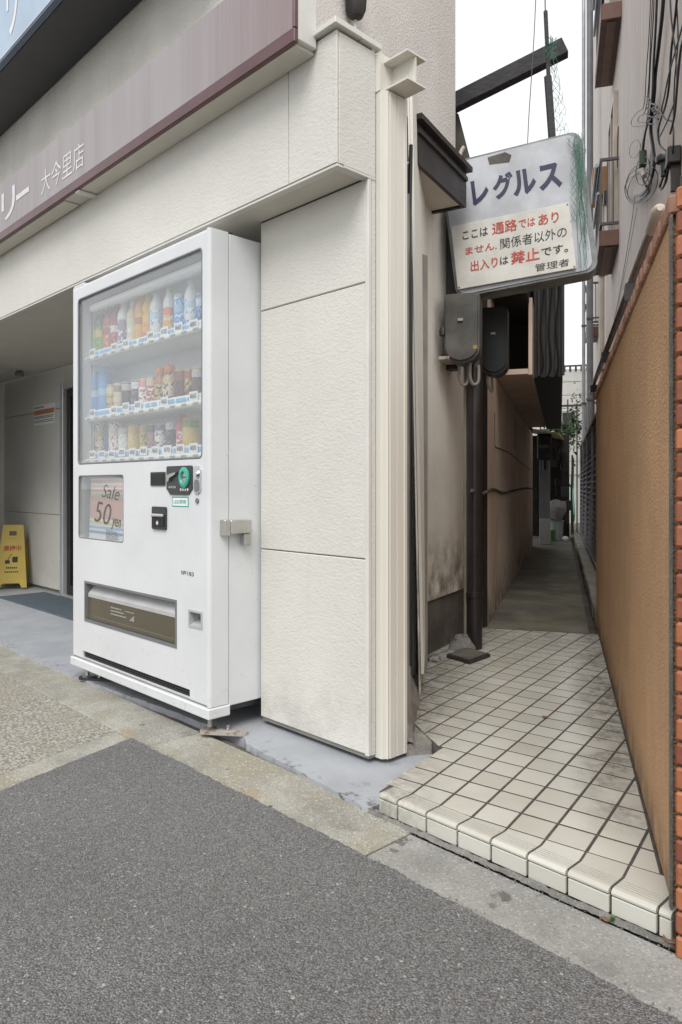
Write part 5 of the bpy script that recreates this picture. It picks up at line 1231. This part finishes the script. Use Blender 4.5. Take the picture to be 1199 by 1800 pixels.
# ================================================================== BUILDING ON THE RIGHT
RA = .40
rb = thing('apartment_house', 'tall pale pink rendered house rising behind the brown boundary wall', 'house', tuple(AL @ Vector((RA, 2, 0))))
MB(AL).box(RA, RA+5, 2.25, 14.5, -.05, 9.6).build('side_wall', M['rwall'], rb)
def balcony(w0, w1, rail_h, aout, name='balcony'):
    p, q = onA(*w0, RA), onA(*w1, RA); z = (p.z+q.z)/2; b0, b1 = p.y, q.y
    sl = MB(AL); sl.box(aout, RA-.002, b0, b1, z, z+.02); slab = sl.build(name, M['balcony_soffit'], rb)
    fr = MB(AL); fr.box(aout-.012, aout-.0005, b0-.01, b1+.01, z-.01, z+.16, .003); fr.box(aout, RA-.002, b0-.011, b0-.0005, z-.01, z+.16, .003); fr.build('balcony_fascia', M['balcony'], slab)
    MB(AL).box(aout+.05, RA-.05, b0+.05, b1-.05, z-.012, z-.0005, .003).build('underside_panel', M['balcony'], slab)
    rl = MB(AL); zt = z+rail_h
    for zz in (z+.24, zt): rl.box(aout-.004, aout+.026, b0, b1, zz-.015, zz+.015); rl.box(aout+.027, RA-.002, b0, b0+.03, zz-.015, zz+.015)
    n = int((b1-b0)/.09)
    for i in range(n+1): bb = b0+(b1-b0)*i/n; rl.box(aout+.004, aout+.018, bb, bb+.014, z+.255, zt-.015)
    for x in (aout+.07, aout+.13): rl.box(x, x+.014, b0+.008, b0+.022, z+.255, zt-.015)
    rl.build('balcony_railing', M['rail_dark'], slab)
    tr = MB(AL); tr.tube([(aout-.03, b0+.1, zt-.02), (aout-.03, b1, zt-.02)], .022, 8); tr.tube([(aout-.02, b0+.05, zt-.35), (aout-.02, b1, zt-.35)], .016, 8); tr.build('top_rail', M['rail_light'], slab, smooth=True)
    return slab, b0, b1, z, zt
B1 = balcony((1093, 15), (1077, 162), 1.0, .205)
B2 = balcony((1088, 412), (1075, 497), .95, .205)
B3 = balcony((1052, 588), (1049, 604), .9, .22)
# windows behind the balconies, with frames and panes
for bal, nm in ((B1, 'w'), (B2, 'w')):
    slab, b0, b1, z, zt = bal
    w = MB(AL); w.box(RA-.05, RA-.002, b0+.12, b0+.19, z+.03, z+1.75); w.box(RA-.05, RA-.002, b1-.19, b1-.12, z+.03, z+1.75); w.box(RA-.05, RA-.002, b0+.191, b1-.191, z+1.68, z+1.75); w.box(RA-.05, RA-.002, (b0+b1)/2-.03, (b0+b1)/2+.03, z+.03, z+1.679)
    wf = w.build('window', M['cream_pipe'], rb); MB(AL).box(RA-.02, RA-.001, b0+.191, b1-.191, z+.03, z+1.678).build('pane', M['doorglass'], wf)
q = onA(1055, 313, .30); MB(AL).box(.20, RA-.003, q.y, q.y+.5, q.z-.22, q.z+.16, .01).build('vent_hood', M['orange_print'] if False else plain('tan_vent_hood', (.30, .16, .07, 1), .5), rb)
q2 = onA(1067, 330, .34); MB(AL).box(.30, RA-.003, q2.y-.06, q2.y+.06, q2.z-.20, q2.z-.05, .008).build('vent_outlet', M['dgrey'], rb)
# expansion joint flashing: tall thin dark wedge on the wall
q0, q1 = onA(1088, 222, RA), onA(1086, 312, RA); MB(AL).prism([(q0.y, q0.z), (q1.y-.02, q1.z), (q1.y+.75, q1.z)], RA-.012, RA-.001, Matrix(((0, 0, 1, 0), (1, 0, 0, 0), (0, 1, 0, 0), (0, 0, 0, 1)))).build('fin', M['balcony'], rb)
MB(AL).box(RA-.006, RA-.001, 3.7, 3.72, 1.6, 9.5).build('wall_joint', M['brick_joint'], rb) if False else None
# downpipes on the house
for px, a, r, mat, z0, z1, lab in ((1037, .24, .052, 'grey_pipe', .1, 9.3, 'fat grey downpipe in front of the balconies'), (1026, .16, .030, 'rail_light', .1, 9.3, 'slim light grey pipe left of the fat grey downpipe'), (1058, .33, .035, 'cream_pipe', 1.6, 5.2, 'cream downpipe on the pink wall beside the fat grey pipe')):
    q = onA(px, 300, a); t = thing('downpipe', lab, 'downpipe', tuple(AL @ Vector((a, q.y, z0))))
    MB(AL).tube([(a, q.y, z0), (a, q.y, (z0+z1)/2), (a, q.y, z1)], r, 12).build('pipe', M[mat], t, smooth=True)
    for zz in (z0+.9, z0+2.2, z0+3.5, z0+4.4):
        if zz < z1: MB(AL).box(a-r-.008, RA-.002, q.y-r-.012, q.y-r-.004, zz, zz+.03).lathe([(r+.006, zz), (r+.006, zz+.03)], (a, q.y, 0), 12).build('clip', M['rail_dark'], t)
# telephone cables on the wall
cb = thing('cable_bundle', 'tangle of black cables and coiled loops hanging on the pink wall', 'cables', tuple(AL @ Vector((.36, 3.5, 2.5))))
def cable(pts, r, a=.365, jit=.0, name='cable', n=6):
    P = [Vector(onA(x, y, a+rn.uniform(-jit, jit))) for x, y in pts]
    return MB(AL).tube(spline(P, n), r, 6).build(name, M['cable'], cb, smooth=True)
cable(((1170, -120), (1166, 0), (1158, 80), (1152, 130), (1150, 165), (1146, 200), (1144, 230), (1148, 260), (1150, 285), (1146, 310), (1138, 330), (1128, 342), (1116, 345)), .0115)
cable(((1158, -100), (1153, 40), (1149, 110), (1147, 165), (1143, 200), (1134, 235), (1130, 270), (1127, 300), (1132, 320), (1136, 328)), .0075, .35)
cable(((1152, -100), (1149, 20), (1144, 100), (1141, 160), (1140, 190), (1136, 220), (1130, 250), (1126, 285)), .004, .37)
cable(((1147, -100), (1142, 40), (1136, 130), (1132, 185), (1120, 198), (1110, 212), (1112, 222), (1128, 222), (1140, 220)), .003, .36)
cable(((1150, -60), (1144, 60), (1140, 150), (1134, 196), (1124, 205), (1122, 214), (1136, 216)), .003, .35)
cable(((1196, -80), (1188, 20), (1180, 90), (1176, 150), (1170, 185), (1163, 205), (1157, 230), (1160, 255), (1172, 268), (1176, 285)), .0065, .36)
cable(((1176, -60), (1180, 30), (1188, 100), (1190, 160), (1182, 190), (1172, 215), (1160, 240)), .0045, .345)
cable(((1204, 30), (1190, 80), (1176, 130), (1168, 170), (1163, 195), (1170, 210), (1182, 216), (1184, 250), (1182, 275)), .0045, .355)
cable(((1206, 60), (1198, 80), (1192, 130), (1186, 200), (1178, 235)), .006, .33)
cable(((1185, -60), (1192, 60), (1186, 140), (1184, 205)), .004, .37)
for (cx_, cy_, rx, ry, tilt, r) in ((1122, 326, 22, 32, .35, .004), (1124, 328, 18, 28, .45, .0035), (1128, 322, 27, 36, .3, .0035), (1120, 330, 20, 25, .5, .003), (1116, 262, 9, 16, .3, .0022), (1130, 300, 12, 26, .1, .0035)):
    pts = []
    for i in range(17):
        an = 2*math.pi*i/16+.8; u, v = rx*math.cos(an), ry*math.sin(an); pts.append((cx_+u*math.cos(tilt)-v*math.sin(tilt)+rn.uniform(-.6, .6), cy_+u*math.sin(tilt)+v*math.cos(tilt)+rn.uniform(-.6, .6)))
    cable(pts, r, .36, .012, 'cable_coil', 3)
cable(((1116, 345), (1112, 380), (1104, 430), (1092, 500), (1078, 570), (1066, 620)), .0028, .385)
cable(((1120, 365), (1112, 410), (1098, 480), (1082, 560)), .002, .388)
for i in range(7):
    x, y = 1143+rn.uniform(-9, 9), 190+rn.uniform(-14, 26); cable(((x-6, y-8), (x+4, y-2), (x-3, y+6), (x+7, y+10)), .004, .35, .015, 'cable_knot', 4)
q = onA(1130, 278, .35); mb = MB(AL).box(.325, .375, q.y-.03, q.y+.04, q.z-.06, q.z+.05, .008); mb.build('splice_box', plain('green_splice_box', (.05, .09, .045, 1), .5), cb)
q = onA(1134, 303, .35); MB(AL).tube([(.34, q.y-.06, q.z-.05), (.34, q.y+.10, q.z+.06)], .017, 8).build('splice_sleeve', M['rusty'], cb, smooth=True)
ins = thing('wall_insulator', 'dark bracketed insulator with cable drop at the upper right wall', 'insulator', tuple(AL @ onA(1178, 280, .36)))
q = onA(1168, 280, .34); MB(AL).lathe([(0, -.10), (.02, -.095), (.022, -.02), (.045, -.015), (.05, .0), (.045, .018), (0, .022)], tuple(q), 12).build('insulator_bell', M['dgrey'], ins, smooth=True)
q2 = onA(1182, 272, .36); MB(AL).box(.33, RA-.002, q2.y-.05, q2.y+.05, q2.z-.06, q2.z+.03, .006).box(.35, RA-.002, q2.y-.02, q2.y+.01, q2.z-.2, q2.z-.061).build('bracket', M['bronze'], ins)
mb = MB(AL); mb.tube(spline([A_(x, y, .34) for x, y in ((1172, 290), (1166, 310), (1160, 328), (1163, 332), (1170, 320), (1175, 295))], 5), .008, 6); mb.build('cable_drop', M['cable'], ins, smooth=True)

# ================================================================== FAR PART OF THE PASSAGE
fn = thing('louvred_fence', 'grey aluminium louvred fence on kerb blocks beyond the brown wall', 'fence', tuple(AL @ Vector((.12, 3.4, .1))))
fb0, fb1, fh = 3.45, 11.3, 1.60
pb = [3.45, 5.0, 6.6, 8.2, 9.8, 11.3]
for i, b in enumerate(pb): MB(AL).box(.10, .16, b, b+.06, .10, fh+(.02 if i else -.02), .004).build('fence_post', M['fence'], fn)
for i in range(len(pb)-1):
    lv = MB(AL); z = .22
    while z < fh-.05:
        lv.prism([(.106, z), (.112, z-.004), (.152, z+.046), (.146, z+.050)], pb[i]+.07, pb[i+1]-.01, Matrix(((1, 0, 0, 0), (0, 0, 1, 0), (0, 1, 0, 0), (0, 0, 0, 1)))); z += .062
    o = lv.build('louvre_panel', M['fence'], fn); o['kind'] = 'stuff'
MB(AL).box(.098, .162, 3.45, fb1, fh-.03, fh+.01, .003).box(.098, .162, 3.52, fb1, .14, .18, .003).build('fence_rail', M['fence'], fn)
hs_ = tag(MB(AL).tube(spline([A_(1008, 805, .03), A_(1007, 860, .03), A_(1009, 905, .03), A_(1006, 922, .02), A_(999, 930, .0), A_(996, 932, -.05)], 6), .018, 8).build('garden_hose', M['green_plastic'], smooth=True), 'green garden hose hanging at the far end of the passage fence', 'hose')
tagp = thing('green_post', 'dark green slim post at the far end of the grey fence', 'post', tuple(AL @ onA(1006, 930, .04))); q = onA(1006, 800, .04)
MB(AL).box(.02, .06, q.y+.02, q.y+.06, .0, q.z, .003).build('post_body', plain('dark_green_paint', (.03, .14, .10, 1), .5), tagp)
# far white house with roof railing
fh_ = thing('far_white_house', 'bright white house closing the view beyond the passage', 'house', tuple(AL @ Vector((0, 17, 0))))
zt = onB(1000, 652, 17).z
wl = MB(AL); wl.box(-3, 1.2, 17.03, 20, -.05, zt-.02); wl.build('front_wall', M['farwhite'], fh_)
z = 1.2
while z < zt-.05: MB(AL).box(-3, 1.2, 17.0, 17.028, z, z+.31, .008).build('wall_board', M['farwhite'], fh_); z += .322
p0, p1 = onB(985, 717, 16.98), onB(1014, 690, 16.98)
wn = MB(AL); wn.panel(p0.x, p1.x, 2.15, 2.75, [(p0.x+.05, p1.x-.05, 2.2, 2.7)], 16.95, 16.998); wfar = wn.build('window', M['alu'], fh_); MB(AL).box(p0.x+.05, p1.x-.05, 16.98, 16.99, 2.2, 2.7).build('pane', M['doorglass'], wfar)
rl = MB(AL); rl.box(-3, 1.2, 16.99, 17.03, zt+.10, zt+.14); xx = -3
while xx < 1.2: rl.box(xx, xx+.05, 16.99, 17.03, zt-.02, zt+.099); xx += .13
rl.build('roof_railing', M['rail_dark'], fh_)
ry = 13.2; gr = thing('yard_railing', 'thin grey yard railing in front of the far white house', 'railing', tuple(AL @ Vector((0, ry, 0))))
za, zb_ = onB(1000, 713, ry).z, onB(1000, 755, ry).z
rl = MB(AL); rl.box(-.6, .6, ry, ry+.03, za-.02, za+.02); rl.box(-.6, .6, ry, ry+.03, zb_-.02, zb_+.02)
for k in range(8): rl.box(-.6+k*.17, -.575+k*.17, ry, ry+.03, .03, za+.12 if k % 3 == 0 else za-.02)
rl.build('railing_bars', M['rail_dark'], gr)
sh = MB(AL); rs = random.Random(11)
def leaves(mb, cx, cy, cz, sx, sy, sz, n, l=.05):
    for _ in range(n):
        p = Vector((cx+rs.gauss(0, sx), cy+rs.gauss(0, sy), cz+rs.gauss(0, sz))); d = Vector((rs.uniform(-1, 1), rs.uniform(-1, 1), rs.uniform(-.6, .8))).normalized(); w = d.orthogonal().normalized()*l*.3; d *= l
        mb.add([tuple(p), tuple(p+d*.5+w), tuple(p+d), tuple(p+d*.5-w)], [(0, 1, 2, 3)])
st = thing('potted_shrub', 'loose green shrub beyond the passage end, before the white house', 'shrub', tuple(AL @ Vector((.0, 12.6, .05))))
q = onB(985, 760, 12.6); leaves(sh, q.x, 12.6, q.z-.05, .14, .15, .16, 320, .09); q = onB(1010, 745, 12.6); leaves(sh, q.x+.03, 12.6, q.z, .06, .1, .30, 160, .07)
sh.build('foliage', M['shrub'], st); MB(AL).tube([(.0, 12.6, .03), (-.02, 12.6, .8), (.0, 12.6, 1.5)], [.03, .02, .012], 6).build('stem', M['timber'], st)
# clutter at the end of the passage
E_ = 11.35
sd_o = thing('dark_shed', 'dark cluttered lean-to at the end of the passage', 'shed', tuple(AL @ Vector((-.4, 11.6, .05))))
p, q = onB(938, 945, 11.8), onB(1001, 765, 11.8)
MB(AL).box(-1.2, q.x-.0, 11.8, 12.0, .03, q.z).build('back_board', M['shed'], sd_o)
pr = onB(1004, 945, 11.5); MB(AL).box(q.x-.14, q.x-.06, 11.3, 11.79, .03, q.z-.35).build('side_board', M['shed'], sd_o)
p = onB(938, 748, 9.6); q = onB(980, 762, 9.6)
mb = MB(AL); mb.add([(p.x-.3, 9.45, p.z), (q.x+.02, 9.45, q.z), (q.x+.1, 11.8, q.z+.06), (p.x-.3, 11.8, p.z+.12), (p.x-.3, 9.45, p.z-.03), (q.x+.02, 9.45, q.z-.03), (q.x+.1, 11.8, q.z+.03), (p.x-.3, 11.8, p.z+.09)], [(0, 1, 2, 3), (7, 6, 5, 4), (0, 4, 5, 1), (1, 5, 6, 2), (2, 6, 7, 3), (3, 7, 4, 0)])
mb.build('lean_to_roof', M['awning'], sd_o)
for k in range(26):
    x, y = rs.uniform(972, 1000), rs.uniform(765, 900); q = onB(x, y, 11.2+rs.uniform(-.3, .3)); w_ = rs.uniform(.02, .07)
    if k % 3: MB(AL).tube([tuple(q), (q.x+rs.uniform(-.08, .08), q.y, q.z-rs.uniform(.1, .35))], w_*.25, 5).build('hanging_tool', M['bronze'], sd_o)
    else: MB(AL).box(q.x-w_, q.x+w_, q.y-.03, q.y+.03, q.z-w_*1.6, q.z+w_, .005).build('hanging_box', M['shed'] if k % 2 else M['dgrey'], sd_o)
p, q = onB(948, 930, 9.9), onB(967, 805, 9.9)
po = thing('white_post', 'pale grey square post at the end of the passage', 'post', tuple(AL @ Vector((p.x, 9.9, .05))))
MB(AL).box(p.x, q.x, 9.9, 10.04, .05, q.z+.05, .004).build('post_body', M['post'], po); MB(AL).box(p.x+.004, q.x+.006, 9.885, 10.05, .05, onB(955, 912, 9.9).z, .004).build('post_base', M['paper'], po)
p, q = onB(944, 808, 9.75), onB(970, 762, 9.75)
gm = thing('gas_meter', 'dark boxy meter above the pale post', 'meter', tuple(AL @ Vector((p.x, 9.8, p.z)))); MB(AL).box(p.x, q.x, 9.72, 9.88, p.z, q.z, .02).build('casing', M['darkmeter'], gm); MB(AL).box(p.x+.04, q.x-.05, 9.705, 9.7195, p.z+.17, p.z+.22, .003).build('window', M['mgrey'], gm); MB(AL).tube([((p.x+q.x)/2, 9.8, p.z), ((p.x+q.x)/2, 9.8, p.z-.15)], .03, 8).build('pipe', M['darkmeter'], gm)
def tub(name, label, px, py, b, r0, r1, h, mat, cat='bucket'):
    q = onB(px, py, b); t = thing(name, label, cat, tuple(AL @ Vector((q.x, b, .05))))
    MB(AL).lathe([(0, 0), (r0, 0), (r1, h), (r1+.012, h+.002), (r1+.012, h+.014), (r1-.006, h+.012), (r0-.008, .012), (0, .012)], (q.x, b, .052), 14).build('body', M[mat], t, smooth=True); return t, q.x
tub('plant_pot', 'lime green plastic pot at the end of the passage', 964, 947, 10.6, .075, .10, .16, 'lime', 'pot')
t, x_ = tub('pale_bin', 'pale bin under a plastic bag beside the lime pot', 978, 944, 10.75, .10, .115, .31, 'pale_plastic', 'bin')
mb = MB(AL).lathe([(0, .0), (.10, .01), (.16, .12), (.17, .2), (.13, .28), (.05, .31), (0, .31)], (x_+.0, 10.7, .39), 12); mb.v = [(x+rs.uniform(-.02, .02), y+rs.uniform(-.02, .02), z+rs.uniform(-.02, .02)) for x, y, z in mb.v]
tag(mb.build('plastic_bag', M['bag'], smooth=True), 'crumpled grey plastic bag resting on the pale bin', 'bag')
q = onB(994, 945, 10.6); mb = MB(AL).lathe([(0, 0), (.05, .005), (.06, .04), (.03, .075), (0, .08)], (q.x, 10.6, .052), 9); tag(mb.build('white_sack', M['paper'], smooth=True), 'small white bundle on the ground at the passage end', 'bundle')
# leaves and weeds along the kerb
def leaf(name, label, px, py, z, s, ang, mat, cat='leaf', grp=None):
    q = onz(px, py, z); Mx = Matrix.Translation(q) @ Matrix.Rotation(R(ang), 4, 'Z') @ Matrix.Rotation(R(rs.uniform(-14, 14)), 4, 'X'); vs = []; fs = []
    n = 6
    for i in range(n+1):
        t = i/n; w = s*.36*math.sin(math.pi*min(.98, t*.9+.06)); z_ = .10*s*(t-.5)**2*4; vs += [(s*(t-.5), -w, z_+.12*s), (s*(t-.5), 0, z_), (s*(t-.5), w, z_+.10*s)]
    for i in range(n):
        for j in (0, 1): k = i*3+j; fs.append((k, k+3, k+4, k+1))
    return tag(MB(Mx).add(vs, fs).build(name, M[mat], smooth=True), label, cat, grp)
leaf('fallen_leaf', 'dry brown leaf on the grey kerb in front of the step', 1066, 1618, .006, .024, 20, 'leaf_b')
leaf('fallen_leaf', 'brown leaf in the corner by the foot of the brick pier', 1178, 1656, .006, .034, -30, 'leaf_b')
leaf('fallen_leaf', 'curled dry leaf nearest the right edge beside the brick pier', 1190, 1668, .006, .030, 60, 'leaf_b')
leaf('fallen_leaf', 'tiny dark leaf lying on the joint of the cream tiles', 958, 1261, .064, .022, 10, 'leaf_b')
wd = thing('weed', 'small green weed sprouting from the joint beside the brown leaf', 'weed', onz(1077, 1620, .004)); q = onz(1077, 1620, .004)
for k in range(3):
    ll = leaf('blade', None, 1077+k-1, 1618-k*3, .008+k*.003, .013, 80+k*50, 'leaf_g', None); w_ = ll.data
    for v in w_.vertices: v.co -= ORG[wd.name]
    ll.parent = wd

# grit gathered along the kerb and the foot of the step
gt = MB()
for _ in range(420):
    if _ % 3: x, y, z = rs.uniform(-2.4, .2), 1.298+rs.gauss(0, .009), .004
    else: x, y, z = rs.uniform(-1.45, -.55), 1.474+rs.gauss(0, .006), .001
    r_ = rs.uniform(.0010, .0032); a_ = rs.uniform(0, 6.28)
    P = [(x+r_*math.cos(a_+i*2.1)*rs.uniform(.7, 1.3), y+r_*math.sin(a_+i*2.1)*rs.uniform(.7, 1.3), z) for i in range(3)]+[(x, y, z+r_)]
    gt.add(P, [(0, 1, 3), (1, 2, 3), (2, 0, 3)])
tag(gt.build('kerb_grit', M['mortar']), kind='stuff')
#@@NEXT@@
flush_letters()
